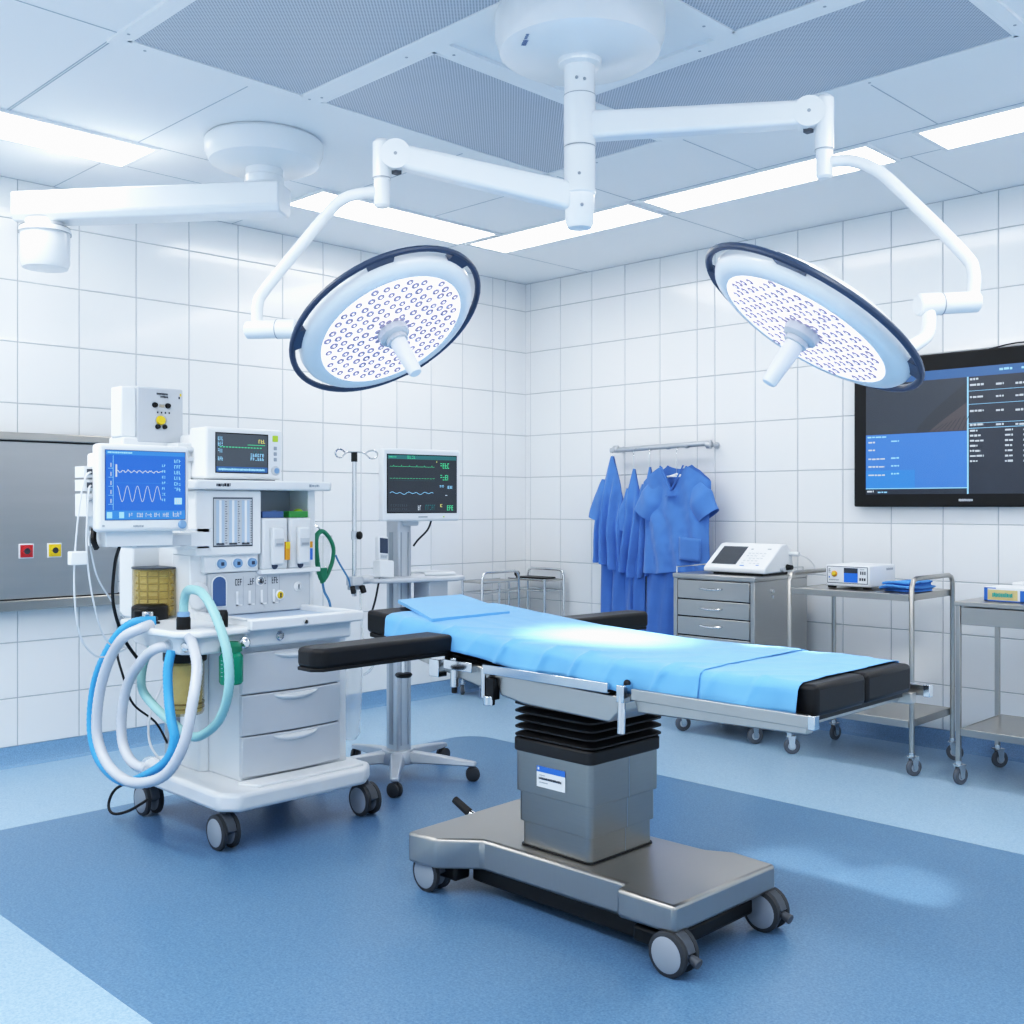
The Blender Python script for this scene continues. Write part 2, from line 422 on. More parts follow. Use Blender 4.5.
mb.box(3.4755, -3.115, .2, 3.4767, -3.112, .285).box(3.4835, -3.115, .287, 3.4847, -3.112, .385).box(3.4915, -3.115, .387, 3.4927, -3.112, .52)
mb.build('cover_seam', T)
# rating plate
s_ = MB('label_white'); S = Scr(s_, (3.262, -3.3065, .415), (1, 0, 0), (0, 0, 1), .125, .068)
S.rect(0, 0, 1, 1, 'label_white', 0); S.rect(0, .72, 1, 1, 'label_blue', 1); S.rect(.04, .82, .1, .94, 'label_white', 2)
S.row(.08, .36, .8, .13, 'ink'); S.row(.1, .2, .3, .06, 'mid_grey'); S.row(.1, .55, .2, .05, 'mid_grey')
s_.build('rating_plate', T, label='blue and white rating plate')
# rubber bellows
MB('rubber').prism(rrect(3.150, -3.314, 3.501, -2.944, .03, 4), .518, .562).build('bellows_collar', T, bevel=.006)
mb = MB('rubber')
z = .56
rows = []
prof_ = [(.030, 0), (.008, .004), (-.001, .0075), (-.001, .0125), (.008, .0175), (.030, .0235), (.033, .026)]
for k in range(6):
    for d, h in prof_[:6]: rows.append([(x, y, z + k*.0262 + h) for x, y in rrect(3.15+d, -3.31+d, 3.50-d, -2.935-d, .03, 4)])
n = (len(rows)-1)/2
m_ = len(rows[0])
mb.add([p for r_ in rows for p in r_], [(j*m_+i, j*m_+(i+1) % m_, (j+1)*m_+(i+1) % m_, (j+1)*m_+i) for j in range(len(rows)-1) for i in range(m_)])
mb.build('bellows', T, smooth=20)
# top frame
def ztop(x):
    P = [(2.44, .942), (2.8, .915), (3.14, .888), (3.5, .874), (3.72, .872), (4.3, .876)]
    for (a, b), (c, d) in zip(P, P[1:]):
        if x <= c: return b + (d-b)*(x-a)/(c-a)
    return P[-1][1]
zbot = lambda x: ztop(x) - .083
Y0, Y1 = -3.385, -2.845
mb = MB('steel'); mb.prism([(3.165, .785), (3.69, .775), (3.69, .725), (3.655, .692), (3.30, .70), (3.2, .715)], -3.41, -2.78, 'y')
mb.build('table_head', T, bevel=.006)
mb = MB('steel').prism([(2.70, .815), (3.13, .795), (3.13, .735), (3.08, .728), (2.74, .79)], -3.395, -2.79, 'y')
mb.build('back_frame', T, bevel=.005)
mb = MB('steel').prism([(3.745, .785), (4.30, .785), (4.30, .752), (3.76, .735)], -3.41, -3.375, 'y').prism([(3.745, .785), (4.30, .785), (4.30, .752), (3.76, .735)], -2.815, -2.78, 'y')
mb.box(4.22, -3.38, .757, 4.26, -2.81, .778)
mb.build('leg_frame', T, bevel=.004)
for sy in (-1, 1):
    y = -3.425 if sy < 0 else -2.765
    mb = MB('chrome').box(3.135, y-.007, .782, 3.665, y+.007, .812).box(3.165, y-.01*sy-.006, .79, 3.185, y-.01*sy+.006, .804)
    mb.use('steel').box(3.2, min(y, y-sy*.025), .79, 3.22, max(y, y-sy*.025), .803).box(3.58, min(y, y-sy*.025), .785, 3.6, max(y, y-sy*.025), .798)
    mb.build('side_rail', T, bevel=.002)
    mb = MB('steel').box(3.755, y-.009, .774, 4.33, y+.009, .806); mb.use('chrome').box(4.318, y-.014, .772, 4.338, y+.011, .808)
    mb.use('steel').box(3.8, min(y, y-sy*.025), .775, 3.82, max(y, y-sy*.025), .79).box(4.2, min(y, y-sy*.025), .775, 4.22, max(y, y-sy*.025), .79)
    mb.build('side_rail', T, bevel=.002)
mb = MB('chrome').box(3.715, -3.452, .765, 3.742, -3.40, .815).cyl((3.728, -3.44, .79), (3.728, -3.445, .675), .012, n=14).use('black').ball((3.73, -3.42, .818), .011)
mb.build('locking_lever', T, bevel=.002)
mb = MB('chrome').cyl((3.135, -3.425, .80), (3.135, -3.425, .70), .009).use('black').box(3.15, -3.43, .70, 3.185, -3.40, .77).use('chrome').cyl((3.16, -3.425, .712), (3.16, -3.425, .682), .02)
mb.build('adjusting_knob', T, bevel=.002)
# pads
mb = MB('black').add([(x, y, zbot(x) + dz) for dz in (-.016, 0) for y in (Y0+.005, Y1-.005) for x in (2.47, 3.14, 3.72, 4.29)],
   [(0,1,5,4),(1,2,6,5),(2,3,7,6),(8,12,13,9),(9,13,14,10),(10,14,15,11)] + [(i, 8+i, 9+i, 1+i) for i in (0,1,2)] + [(4+i, 5+i, 13+i, 12+i) for i in (0,1,2)] + [(0,4,12,8),(3,11,15,7)])
mb.build('pad_board', T, bevel=.002)
def pad(name, x0, x1, y0, y1, label=None):
    m = 6; v = []
    for k in range(m+1):
        x = x0 + (x1-x0)*k/m
        v += [(x, y0, zbot(x)), (x, y1, zbot(x)), (x, y1, ztop(x)), (x, y0, ztop(x))]
    f = [(4*k+a, 4*k+(a+1) % 4, 4*k+4+(a+1) % 4, 4*k+4+a) for k in range(m) for a in range(4)] + [(0,3,2,1), (4*m, 4*m+1, 4*m+2, 4*m+3)]
    return MB('vinyl').add(v, f).build(name, T, bevel=.014, seg=3, label=label)
pad('head_pad', 2.455, 2.755, Y0, Y1); pad('back_pad', 2.76, 3.135, Y0, Y1); pad('seat_pad', 3.14, 3.715, Y0, Y1)
pad('leg_pad', 3.72, 4.315, Y0, -3.122); pad('leg_pad', 3.72, 4.315, -3.116, Y1)
# armrests
def armrest(y_in, y_out):
    sg = 1 if y_out > y_in else -1
    xo = (2.845, 2.97); xi = (2.83, 2.965) if sg < 0 else (2.815, 2.94)
    pts = [(xi[0], y_in), (xi[1], y_in), (xo[1], y_out - sg*.03), (xo[1]-.03, y_out), (xo[0]+.02, y_out), (xo[0], y_out - sg*.03)]
    z1 = .893 if sg < 0 else .895
    a = MB('vinyl').prism(pts, z1-.062, z1).build('armrest', T, bevel=.013, seg=3)
    MB('black').prism([(2.875+(x-2.875)*.93, y) for x, y in pts], z1-.071, z1-.06).build('board', a, bevel=.003)
    mb = MB('chrome').box(2.85, min(y_in, y_in-sg*.09), z1-.1, 2.92, max(y_in, y_in+sg*.06), z1-.078).box(2.86, y_in-sg*.0-.02, z1-.15, 2.91, y_in+.02, z1-.09)
    MB('chrome').cyl((2.87, y_in+sg*.14, z1-.068), (2.87, y_in+sg*.14, z1-.13), .007).use('black').lathe([(0, 0), (.024, .002), (.03, .010), (.026, .016), (0, .018)], (2.87, y_in+sg*.14, z1-.142), (0,0,1), 20).build('clamp_knob', a)
    mb.build('clamp', a, bevel=.002)
    MB('chrome').cyl((2.97, y_in+.0, .815), (2.97, y_in, .715), .014).box(2.93, y_in-.015, .775, 3.07, y_in+.015, .808).use('black').cyl((2.97, y_in, .716), (2.97, y_in, .695), .01).build('rail_clamp', a, bevel=.002)
armrest(-3.405, -3.965); armrest(-2.835, -2.31)

# drapes
CREASE = [(2.70, .3), (2.93, .9), (3.09, .5), (3.22, 1.0), (3.41, .8), (3.55, 1.1), (3.68, .5), (3.86, .9), (4.02, .4), (4.16, .6)]
def crease(x, wd): return sum(a*math.exp(-abs(x-c)/wd) for c, a in CREASE)
def drape(name, m, x0, x1, lift, hem, seed, far=.05, nx=220):
    prof = []   # (kind,t)
    K = 54
    def fn(u, w):
        x = x0 + (x1-x0)*u
        zt = ztop(x) + lift
        near = zt - hem(x); W = Y1 - Y0; rr = .016
        Ltot = near + W + far; d = w*Ltot
        n1 = noise.noise(Vector((x*5+seed, w*3, seed))); n2 = noise.noise(Vector((x*16+seed, w*9, 2)))
        if d < near:
            t = 1 - d/near
            cr = crease(x + .05*t + .012*n1, .012); y = Y0 - .008 - lift - .012*t - .016*cr*(1-.4*t) - .006*t*math.sin(x*21 + seed + 1.5*n1) + .004*n2
            z = zt - near*t - .004*(1-t)
            y += .010*(1-min(1, (1-t)*6)) * (0 if t > .95 else 1)
            if t < .18: y += (.18-t)*.06
        elif d < near + W:
            s = (d-near)/W; y = Y0 + s*W + (.004 if s < .02 else 0)
            cr = crease(x - .45*s + .012*n1, .012 + .05*s); edge = math.exp(-s*5.5)
            z = zt + .0025*n1 + .0018*n2 + edge*(.014*cr - .003) + .002*noise.noise(Vector((x*6, s*2.5, 3))) + .0015*math.exp(-((s-.36)/.012)**2) + .0015*math.exp(-((s-.68)/.012)**2)
        else:
            t = (d-near-W)/far; y = Y1 + .008 + lift + .003*n1; z = zt - far*t - .004
        return (x, y, z)
    return MB(m).grid(fn, nx, K).build(name, None, smooth=70, solid=.0015)
hem1 = lambda x: (zbot(x) + .012 + .010*math.sin(x*4.2+1) + .006*math.sin(x*13) - .02*max(0, (x-2.6))*max(0, 3.6-x)*1.2)
tag(drape('surgical_drape', 'drape', 2.595, 3.97, .010, hem1, 1.3), 'long light blue sheet covering the head and middle of the operating table', 'drape')
tag(drape('surgical_drape', 'drape', 3.80, 4.27, .006, lambda x: zbot(x) + .004 + .006*math.sin(x*9), 4.1, nx=80), 'shorter light blue sheet over the foot end of the operating table', 'drape')
# folded cloth at the head end
q = [Vector((2.44, -3.22, 0)), Vector((2.82, -3.375, 0)), Vector((2.82, -2.99, 0)), Vector((2.43, -2.88, 0))]
def fold(lift, th):
    def fn(u, v):
        p = q[0]*(1-u)*(1-v) + q[1]*u*(1-v) + q[2]*u*v + q[3]*(1-u)*v
        z = max(ztop(p.x) + .007, .0) + lift + .006*noise.noise(Vector((p.x*7, p.y*7, lift*90))) * (1 if lift > .015 else .3)
        z += .008*(1-u)*(lift/.02)
        return (p.x, p.y, z)
    return fn
mb = MB('drape'); mb.grid(fold(.013, 0), 20, 16)
mb.use('drape_under').grid(fold(.003, 0), 20, 16)
nn = 21
mb.use('drape')
def rim(pa): # close the edge between the two leaves
    a = fold(.013, 0); b = fold(.003, 0); k = len(pa)
    mb.add([a(*p) for p in pa] + [b(*p) for p in pa], [(i, i+1, k+i+1, k+i) for i in range(k-1)])
rim([(i/20, 0) for i in range(21)]); rim([(1, i/16) for i in range(17)]); rim([(i/20, 1) for i in range(21)]); rim([(0, i/16) for i in range(17)])
tag(mb.build('folded_sheet', smooth=60), 'folded light blue cloth lying as a flat pillow on the head end of the table', 'cloth')

# ================================================================== SURGICAL LIGHT
LT = thing('surgical_light', (3.28, -3.115, 2.26), 'white ceiling mounted operating lamp with two round heads on jointed arms', 'surgical lamp')
cx, cy = 3.28, -3.115
mb = MB('white_metal').lathe([(.272, H-.001), (.288, H-.02), (.286, H-.09), (.27, H-.14), (.235, H-.162), (.0, H-.166)], (cx, cy, 0), n=64)
mb.use('navy'); S = Scr(mb, (cx-.05, cy-.235, 2.8325), (.83, -.56, 0), (.56, .83, 0), .1, .02); S.N = Vector((0, 0, -1)); S.row(0, 0, .45, 1, 'deepblue', 2); S.row(.5, 0, .4, .6, 'deepblue', 2)
mb.build('canopy', LT, label='round white ceiling canopy')
mb = MB('white_metal').lathe([(.075, 2.836), (.072, 2.818), (.052, 2.812), (.052, 2.715)], (cx, cy, 0)).lathe([(.054, 2.713), (.054, 2.545), (.05, 2.54)], (cx, cy, 0))
mb.lathe([(.053, 2.538), (.053, 2.40), (.055, 2.395), (.055, 2.385), (.05, 2.38), (.048, 2.285), (.04, 2.268), (0, 2.265)], (cx, cy, 0))
mb.use('mid_grey')
for z in (2.714, 2.54, 2.39): mb.lathe([(.0545, z-.0015), (.0545, z+.0015)], (cx, cy, 0))
for k, z in ((-60, 2.76), (-30, 2.755), (-50, 2.44), (-40, 2.335)): mb.ball((cx+.051*math.cos(R(k)), cy+.051*math.sin(R(k)), z), .006)
mb.build('column', LT)
def bar(mb, p, q, w, h0, h1, dz=0):
    p = Vector(p); q = Vector(q); d = (q-p).normalized(); sd = Vector((d.y, -d.x, 0)).normalized(); up = sd.cross(d)
    if up.z < 0: up = -up
    mid = p.lerp(q, .72); v = []
    for c, h in ((p, h0), (mid, (h0*.35+h1*.65)), (q, h1)):
        for a, b in ((-1,-1),(1,-1),(1,1),(-1,1)): v.append(c + sd*a*w/2 + up*b*h/2)
    mb.add(v, [(4*k+a, 4*k+(a+1) % 4, 4*k+4+(a+1) % 4, 4*k+4+a) for k in (0,1) for a in range(4)] + [(3,2,1,0),(8,9,10,11)])
def lamp_arm(start, elbow, drop, tube, grip0, grip1, tail):
    e = Vector(elbow); st = Vector(start); d = (e-st); d.z = 0; d.normalize(); sd = Vector((d.y, -d.x, 0))
    mb = MB('white_metal'); bar(mb, start, e, .07, .092, .078)
    a = mb.build('spring_arm', LT, bevel=.014, seg=3)
    mb = MB('white_metal').cyl(e - sd*.036, e + sd*.036, .05, n=32)
    hub = e + d*.05
    mb.lathe([(.0, .06), (.02, .056), (.03, .045), (.03, drop[0]), (.027, drop[0]-.004), (.027, drop[1]), (.02, drop[1]-.008), (0, drop[1]-.01)], hub, n=24)
    mb.use('mid_grey').lathe([(.0305, drop[0]-.002), (.0305, drop[0]+.002)], hub, n=24).cyl(e + sd*.0365, e + sd*.0368, .006).cyl(e - sd*.0365, e - sd*.0368, .006).use('dark_grey').box(e.x-.012, e.y-.012, e.z-.06, e.x+.012, e.y+.012, e.z-.045)
    mb.build('elbow_joint', a, bevel=.004)
    mb = MB('white_metal').tube([hub + Vector((0, 0, drop[1]+.045))] + [Vector(p) for p in tube], .0195, 14, smooth=6)
    mb.build('drop_tube', LT)
    g0 = Vector(grip0); g1 = Vector(grip1); mdl = g0.lerp(g1, .62)
    mb = MB('white_metal').lathe([(0, 0), (.026, .001), (.031, .006), (.031, (mdl-g0).length)], g0, g1-g0, 24).lathe([(.033, 0), (.033, (g1-mdl).length-.005), (.028, (g1-mdl).length), (0, (g1-mdl).length)], mdl, g1-g0, 24)
    mb.use('mid_grey').lathe([(.0335, -.002), (.0335, .002)], mdl, g1-g0, 24)
    g = mb.build('swivel_joint', LT)
    MB('white_metal').tube(tail, .02, 14, smooth=6).build('yoke', g)
def lamp_head(c, n, Rr, xref, clips):
    n = Vector(n).normalized()
    M = frame(Vector(c) + n*.03, xref, n)              # local z = beam direction
    mb = MB('white_metal'); mb.M = M; rs = Rr*.925
    mb.lathe([(rs*.80, .002), (rs*.865, .004), (rs*.96, -.008), (rs*.99, -.022), (rs, -.04), (rs*.985, -.055), (rs*.85, -.08), (rs*.5, -.10), (0, -.108)], n=64)
    h = mb.build('lamp_head', LT, label='round white lamp head with lit face')
    mb = MB('led'); mb.M = M; mb.lathe([(0, .003), (rs*.81, .003)], n=64)
    mb.use('lens')
    step = .036; k = 0
    for j in range(-8, 9):
        for i in range(-9, 10):
            x = (i + (j % 2)*.5)*step*1.05; y = j*step*.9; d = math.hypot(x, y)
            if .07 < d < rs*.77:
                r_ = .0105 + .003*rnd.random(); x += rnd.uniform(-.004, .004); y += rnd.uniform(-.004, .004)
                mb.use('lens').lathe([(r_*1.1, .0042), (r_*.40, .0056)], (x, y, 0), n=10)
                mb.use('led').lathe([(r_*.38, .0056), (0, .0062)], (x, y, 0), n=8)
    mb.use('lens')
    for k in range(14):
        a = 2*math.pi*k/14; mb.lathe([(.011, .0042), (.004, .006), (0, .006)], (.058*math.cos(a), .058*math.sin(a), 0), n=8)
    mb.build('led_panel', h, label='glowing face dotted with small violet lenses')
    mb = MB('navy'); mb.M = M
    mb.tube([(Rr*math.cos(R(a)), Rr*math.sin(R(a)), -.034) for a in range(0, 360, 6)], .0105, 10, closed=True)
    for a in clips:
        v = []
        for da in (-8, -3, 3, 8):
            for r_, z in ((rs*.97, -.046), (Rr*1.005, -.046), (Rr*1.005, -.022), (rs*.97, -.026)):
                v.append((r_*math.cos(R(a+da)), r_*math.sin(R(a+da)), z))
        mb.add(v, [(4*k+i, 4*k+(i+1) % 4, 4*k+4+(i+1) % 4, 4*k+4+i) for k in range(3) for i in range(4)] + [(3,2,1,0),(12,13,14,15)])
    mb.build('handle_ring', h, label='thin dark blue ring rail')
    mb = MB('grey_plastic'); mb.M = M
    mb.lathe([(.054, .003), (.052, .026), (.044, .034), (.036, .036), (.036, .05), (.028, .052)], n=28)
    mb.use('white_plastic').lathe([(.028, .052), (.027, .10), (.023, .178), (.019, .187), (0, .188)], n=24)
    mb.build('sterile_handle', h)
    mb = MB('white_metal'); mb.M = M
    return h
nL = (.592, .062, -.804); cL = (2.863, -3.606, 1.936)
nR = (-.382, -.409, -.829); cR = (4.115, -3.065, 1.861)
lamp_head(cL, nL, .337, (.62, .78, 0), (40, 95, 165, 290))
lamp_head(cR, nR, .345, (.87, .49, 0), (10, 100, 190, 280))
lamp_arm((3.29, -3.10, 2.612), (3.905, -2.705, 2.60), (-.12, -.205), [(4.02, -2.652, 2.435), (4.09, -2.645, 2.40), (4.16, -2.635, 2.335), (4.36, -2.605, 2.095), (4.397, -2.61, 2.03), (4.405, -2.63, 1.97), (4.406, -2.635, 1.935)],
         (4.424, -2.64, 1.932), (4.305, -2.788, 1.918), [(4.325, -2.765, 1.915), (4.335, -2.775, 1.87), (4.335, -2.80, 1.82), (4.305, -2.86, 1.78), (4.27, -2.91, 1.745), (4.24, -2.95, 1.73)])
lamp_arm((3.265, -3.135, 2.372), (2.845, -3.555, 2.51), (-.075, -.165), [(2.755, -3.64, 2.385), (2.70, -3.675, 2.368), (2.648, -3.712, 2.31), (2.49, -3.838, 2.075), (2.469, -3.858, 2.02), (2.467, -3.86, 1.975), (2.467, -3.86, 1.935)],
         (2.44, -3.885, 1.932), (2.60, -3.785, 1.93), [(2.59, -3.79, 1.93), (2.64, -3.77, 1.915), (2.67, -3.76, 1.86), (2.69, -3.75, 1.82)])

# ================================================================== CEILING PENDANT
P_ = thing('ceiling_pendant', (1.40, -3.16, 2.40), 'white ceiling pendant with box arm and round hanging stub, upper left', 'ceiling pendant')
px, py = 1.40, -3.16
MB('white_metal').lathe([(.255, H-.001), (.268, H-.015), (.266, H-.06), (.245, H-.105), (.19, H-.13), (0, H-.135)], (px, py, 0), n=56).build('canopy', P_)
MB('white_metal').lathe([(.085, 2.87), (.085, 2.835), (.09, 2.83), (.09, 2.80), (.082, 2.79), (.082, 2.765)], (px, py, 0)).build('column', P_)
A = Vector((1.485, -3.105, 0)); B = Vector((.455, -3.89, 0)); d = (B-A).normalized(); sd = Vector((d.y, -d.x, 0))
mb = MB('white_metal'); w = .085
prof = [(-w, 2.79), (w, 2.79), (w, 2.685), (w*.75, 2.655), (-w*.75, 2.655), (-w, 2.685)]
endA = [A + sd*a + Vector((0, 0, z)) for a, z in prof]; endB = [B + sd*a + Vector((0, 0, z)) for a, z in prof]
mb.add(endA + endB, [(0,1,2,3,4,5), (11,10,9,8,7,6)] + [(i, (i+1) % 6, 6+(i+1) % 6, 6+i) for i in range(6)])
mb.build('arm', P_, bevel=.008)
bx, by = .555, -3.815
mb = MB('white_metal').lathe([(.09, 2.668), (.09, 2.64), (.112, 2.632), (.116, 2.62), (.116, 2.61), (.11, 2.605), (.11, 2.47), (.10, 2.445), (.0, 2.44)], (bx, by, 0), n=32)
mb.use('mid_grey').lathe([(.1165, 2.606), (.1165, 2.611)], (bx, by, 0), n=32).lathe([(.1, 2.6385), (.112, 2.6365)], (bx, by, 0), n=32)
mb.build('rotary_joint', P_)

# ================================================================== ANESTHESIA MACHINE
A_ = thing('anesthesia_machine', (1.6, -3.35, 0), 'white anesthesia workstation on wheels with blue screen, drawers and breathing hoses', 'anesthesia machine')
MB('white_plastic').prism([(1.20, -3.62), (1.30, -3.72), (1.965, -3.725), (2.03, -3.665), (2.03, -3.06), (1.96, -2.985), (1.30, -2.985), (1.22, -3.06)], .148, .222).build('platform', A_, bevel=.018, seg=3)
MB('white_plastic').prism([(1.9, -3.60), (2.0, -3.56), (2.0, -3.05), (1.9, -3.02)], .22, .234).build('bumper', A_, bevel=.005)
for x, y in ((1.30, -3.67), (1.945, -3.685), (1.965, -3.015), (1.33, -3.045)): caster(A_, x, y, .068, twin=.058, mount=.15, yaw=90)
mb = MB('offwhite').box(1.38, -3.565, .22, 1.872, -3.045, .78)
mb.prism([(1.42, -3.565), (1.44, -3.60), (1.60, -3.60), (1.625, -3.565)], .22, .78)
mb.build('cabinet_body', A_, bevel=.008)
MB('mid_grey').box(1.30, -3.60, .22, 1.36, -3.54, .80).build('side_post', A_, bevel=.006)
zz = [.238, .405, .572, .742]
for k in range(3):
    z0, z1 = zz[k]+.003, zz[k+1]-.003
    pts = [(1.865, -3.57), (1.893, -3.572), (1.907, -3.45), (1.912, -3.33), (1.907, -3.21), (1.893, -3.095), (1.865, -3.09)]
    dr = MB('grey_plastic').prism(pts, z0, z1).build('drawer', A_, bevel=.004)
    def hfn(u, v, z1=z1):
        y = -3.435 + .215*u; a = math.sin(math.pi*u)**.6
        return (1.908 + .022*a*math.sin(math.pi*v)**.7, y, z1 - .008 - (.028*a + .002)*v)
    MB('offwhite').grid(hfn, 16, 8).build('handle', dr)
# worktop
wt = [(1.28, -3.62), (1.30, -3.80), (1.72, -3.885), (1.90, -3.87), (1.965, -3.79), (1.965, -3.575), (1.28, -3.575)]
MB('white_plastic').prism(wt, .825, .852).build('absorber_top', A_, bevel=.01, seg=3)
MB('offwhite').prism([(1.33, -3.60), (1.35, -3.77), (1.73, -3.845), (1.87, -3.83), (1.925, -3.76), (1.925, -3.575), (1.33, -3.575)], .755, .826).build('absorber_housing', A_, bevel=.012, seg=3)
mb = MB('offwhite').box(1.36, -3.585, .765, 1.93, -3.06, .845); mb.build('tray_body', A_, bevel=.012)
mb = MB('white_plastic')
for a in ((1.52, -3.59, 1.55, -3.04), (1.955, -3.59, 1.99, -3.04), (1.55, -3.59, 1.955, -3.555), (1.55, -3.075, 1.955, -3.04)): mb.box(a[0], a[1], .838, a[2], a[3], .882)
t_ = mb.build('tray_rim', A_, bevel=.008, seg=3)
MB('pale_blue').box(1.545, -3.56, .845, 1.96, -3.07, .858).build('tray_mat', t_, label='pale blue tray mat')
# round fittings on the front of the housing
for p, r in (((1.975, -3.60, .792), .022), ((1.94, -3.42, .802), .020), ((1.985, -3.33, .857), .015)):
    mb = MB('chrome').lathe([(r, 0), (r, .012), (r*.75, .014), (r*.7, .03), (r*.5, .034), (0, .034)], Vector(p) - Vector((.02, 0, 0)), (1, -.25, 0), 20)
    mb.build('port', A_)
mb = MB('chrome').lathe([(.020, 0), (.020, .012), (.015, .02), (0, .022)], (1.90, -3.815, .79), (.5, -.85, 0), 20); mb.build('port', A_)
# tower
mb = MB('white_plastic').box(1.17, -3.61, .84, 1.40, -2.99, 1.40).box(1.40, -3.61, .84, 1.545, -3.30, 1.12).box(1.40, -3.03, 1.03, 1.56, -2.99, 1.40).box(1.40, -3.30, .84, 1.545, -2.99, 1.045)
mb.build('tower', A_, bevel=.006)
mb = MB('mid_grey').box(1.40, -3.30, 1.05, 1.41, -3.03, 1.395); mb.build('bay_back', A_)
MB('white_plastic').prism([(1.12, -3.66), (1.60, -3.66), (1.635, -3.63), (1.635, -2.96), (1.60, -2.93), (1.12, -2.93)], 1.397, 1.438).build('top_shelf', A_, bevel=.008)
mb = MB('ink'); S = Scr(mb, (1.636, -3.55, 1.405), (0, 1, 0), (0, 0, 1), .55, .025); S.row(.02, .2, .12, .6, 'ink', 1); S.row(.86, .3, .1, .5, 'mid_grey', 1)
mb.build('lettering', A_)
fp = MB('white_plastic').box(1.40, -3.615, 1.118, 1.60, -3.30, 1.395).build('flowmeter_block', A_, bevel=.008)
mb = MB('mid_grey'); S = Scr(mb, (1.6012, -3.535, 1.155), (0, 1, 0), (0, 0, 1), .19, .21); S.rect(0, 0, 1, 1, 'grey_plastic', 0); S.rect(0, 0, 1, .03, 'dark_grey', 1); S.rect(0, .97, 1, 1, 'dark_grey', 1); S.rect(0, 0, .02, 1, 'dark_grey', 1); S.rect(.98, 0, 1, 1, 'dark_grey', 1)
for k in range(3):
    u = .08 + k*.32; S.rect(u, .06, u+.2, .94, 'pale_blue', 1); S.rect(u+.07, .06, u+.13, .94, 'label_white', 2); S.rect(u, .04, u+.2, .08, 'dark_grey', 2)
    for j in range(18): S.rect(u+.225, .07+j*.049, u+.255+.02*(j % 3 == 0), .085+j*.049, 'ink', 1)
mb.build('flow_tubes', fp, label='three clear flow tubes with scales')
mb = MB('white_plastic').box(1.40, -3.56, 1.045, 1.575, -3.30, 1.12); cb_ = mb.build('control_band', A_, bevel=.005)
for y in (-3.485, -3.408, -3.337):
    mb = MB('white_metal').lathe([(.026, 0), (.026, .006), (.02, .008)], (1.574, y, 1.083), (1, 0, 0), 20).use('knob_blue').lathe([(.021, .004), (.019, .022), (0, .022)], (1.574, y, 1.083), (1, 0, 0), 20)
    mb.use('navy').box(1.594, y-.008, 1.075, 1.598, y+.006, 1.09); mb.build('control_knob', cb_)
# lower front panel
mb = MB('grey_plastic').box(1.53, -3.535, .86, 1.565, -3.02, 1.042); fpn = mb.build('gauge_panel', A_, bevel=.006)
arch = [(-3.52, .90), (-3.452, .90), (-3.452, 1.0)] + [(-3.486 + .034*math.cos(R(a)), 1.0 + .03*math.sin(R(a))) for a in range(20, 180, 20)] + [(-3.52, 1.0)]
mb = MB('deepblue').prism(arch, 1.560, 1.5675, 'x'); mb.use('white_metal').tube([(1.568, y, z) for y, z in arch], .003, 6, closed=True); mb.build('window', fpn)
mb = MB('offwhite').ball((1.555, -3.575, .95), .05, (.35, 1, 1.2)); mb.build('side_bulge', A_)
mb = MB('ink'); S = Scr(mb, (1.566, -3.42, .89), (0, 1, 0), (0, 0, 1), .38, .14)
for k in range(4):
    S.rect(.04+k*.16, .05, .07+k*.16, .5, 'white_metal', 1); S.rect(.04+k*.16, .05, .12+k*.16, .09, 'white_metal', 1); S.blob(.03+k*.16, .68, .09, .2, 'ink', 3, 1); S.rect(.13+k*.16, .05, .135+k*.16, .95, 'mid_grey', 1)
mb.build('gauge_marks', fpn)
for y, z, m in ((-3.285, 1.0, 'chrome'), (-3.185, .932, 'yellow'), (-3.09, .965, 'white_metal')):
    mb = MB('white_metal').lathe([(.022, 0), (.022, .006), (.017, .008)], (1.564, y, z), (1, 0, 0), 20).use(m).lathe([(.017, .006), (.012, .012), (0, .012)], (1.564, y, z), (1, 0, 0), 20).use('ink').box(1.575, y-.004, z-.01, 1.578, y+.002, z+.01)
    mb.build('gauge', fpn)
# vaporizers in the bay
for y0, y1, cm in ((-3.293, -3.165, 'deepblue'), (-3.155, -3.035, 'cap_green')):
    yc = (y0+y1)/2
    mb = MB('offwhite').box(1.42, y0, 1.05, 1.60, y1, 1.275).box(1.6, yc-.03, 1.07, 1.625, yc+.035, 1.235); v_ = mb.build('vaporizer', A_, bevel=.010, seg=3)
    mb = MB(cm).box(1.43, y0+.008, 1.276, 1.585, y1-.012, 1.305)
    if cm == 'cap_green': mb.use('lime').ball((1.54, y1-.035, 1.30), .022, (1.2, 1, .7))
    else: mb.use('knob_blue').ball((1.55, y1-.04, 1.30), .014, (1.2, 1.4, .6))
    mb.build('cap', v_, bevel=.006, label=('blue cap' if cm == 'deepblue' else 'green cap with lime knob'))
    mb = MB('grey_plastic').box(1.625, yc-.02, 1.15, 1.63, yc+.025, 1.185).use('mid_grey').box(1.63, yc-.015, 1.155, 1.632, yc+.02, 1.165).use('navy').lathe([(.016, 0), (.012, .006), (0, .006)], (1.602, yc-.005, 1.065), (1, 0, 0), 14)
    if cm == 'deepblue': mb.use('orange').box(1.601, y1-.028, 1.09, 1.626, y1-.006, 1.17).use('yellow').box(1.626, y1-.028, 1.14, 1.628, y1-.006, 1.17)
    else: mb.use('orange').box(1.601, y1-.032, 1.14, 1.606, y1-.002, 1.168).use('label_blue').box(1.601, y1-.032, 1.085, 1.606, y1-.002, 1.137)
    mb.build('filling_port', v_)
mb = MB('white_metal').box(1.40, -3.30, 1.03, 1.60, -2.99, 1.05); mb.build('bay_shelf', A_, bevel=.003)
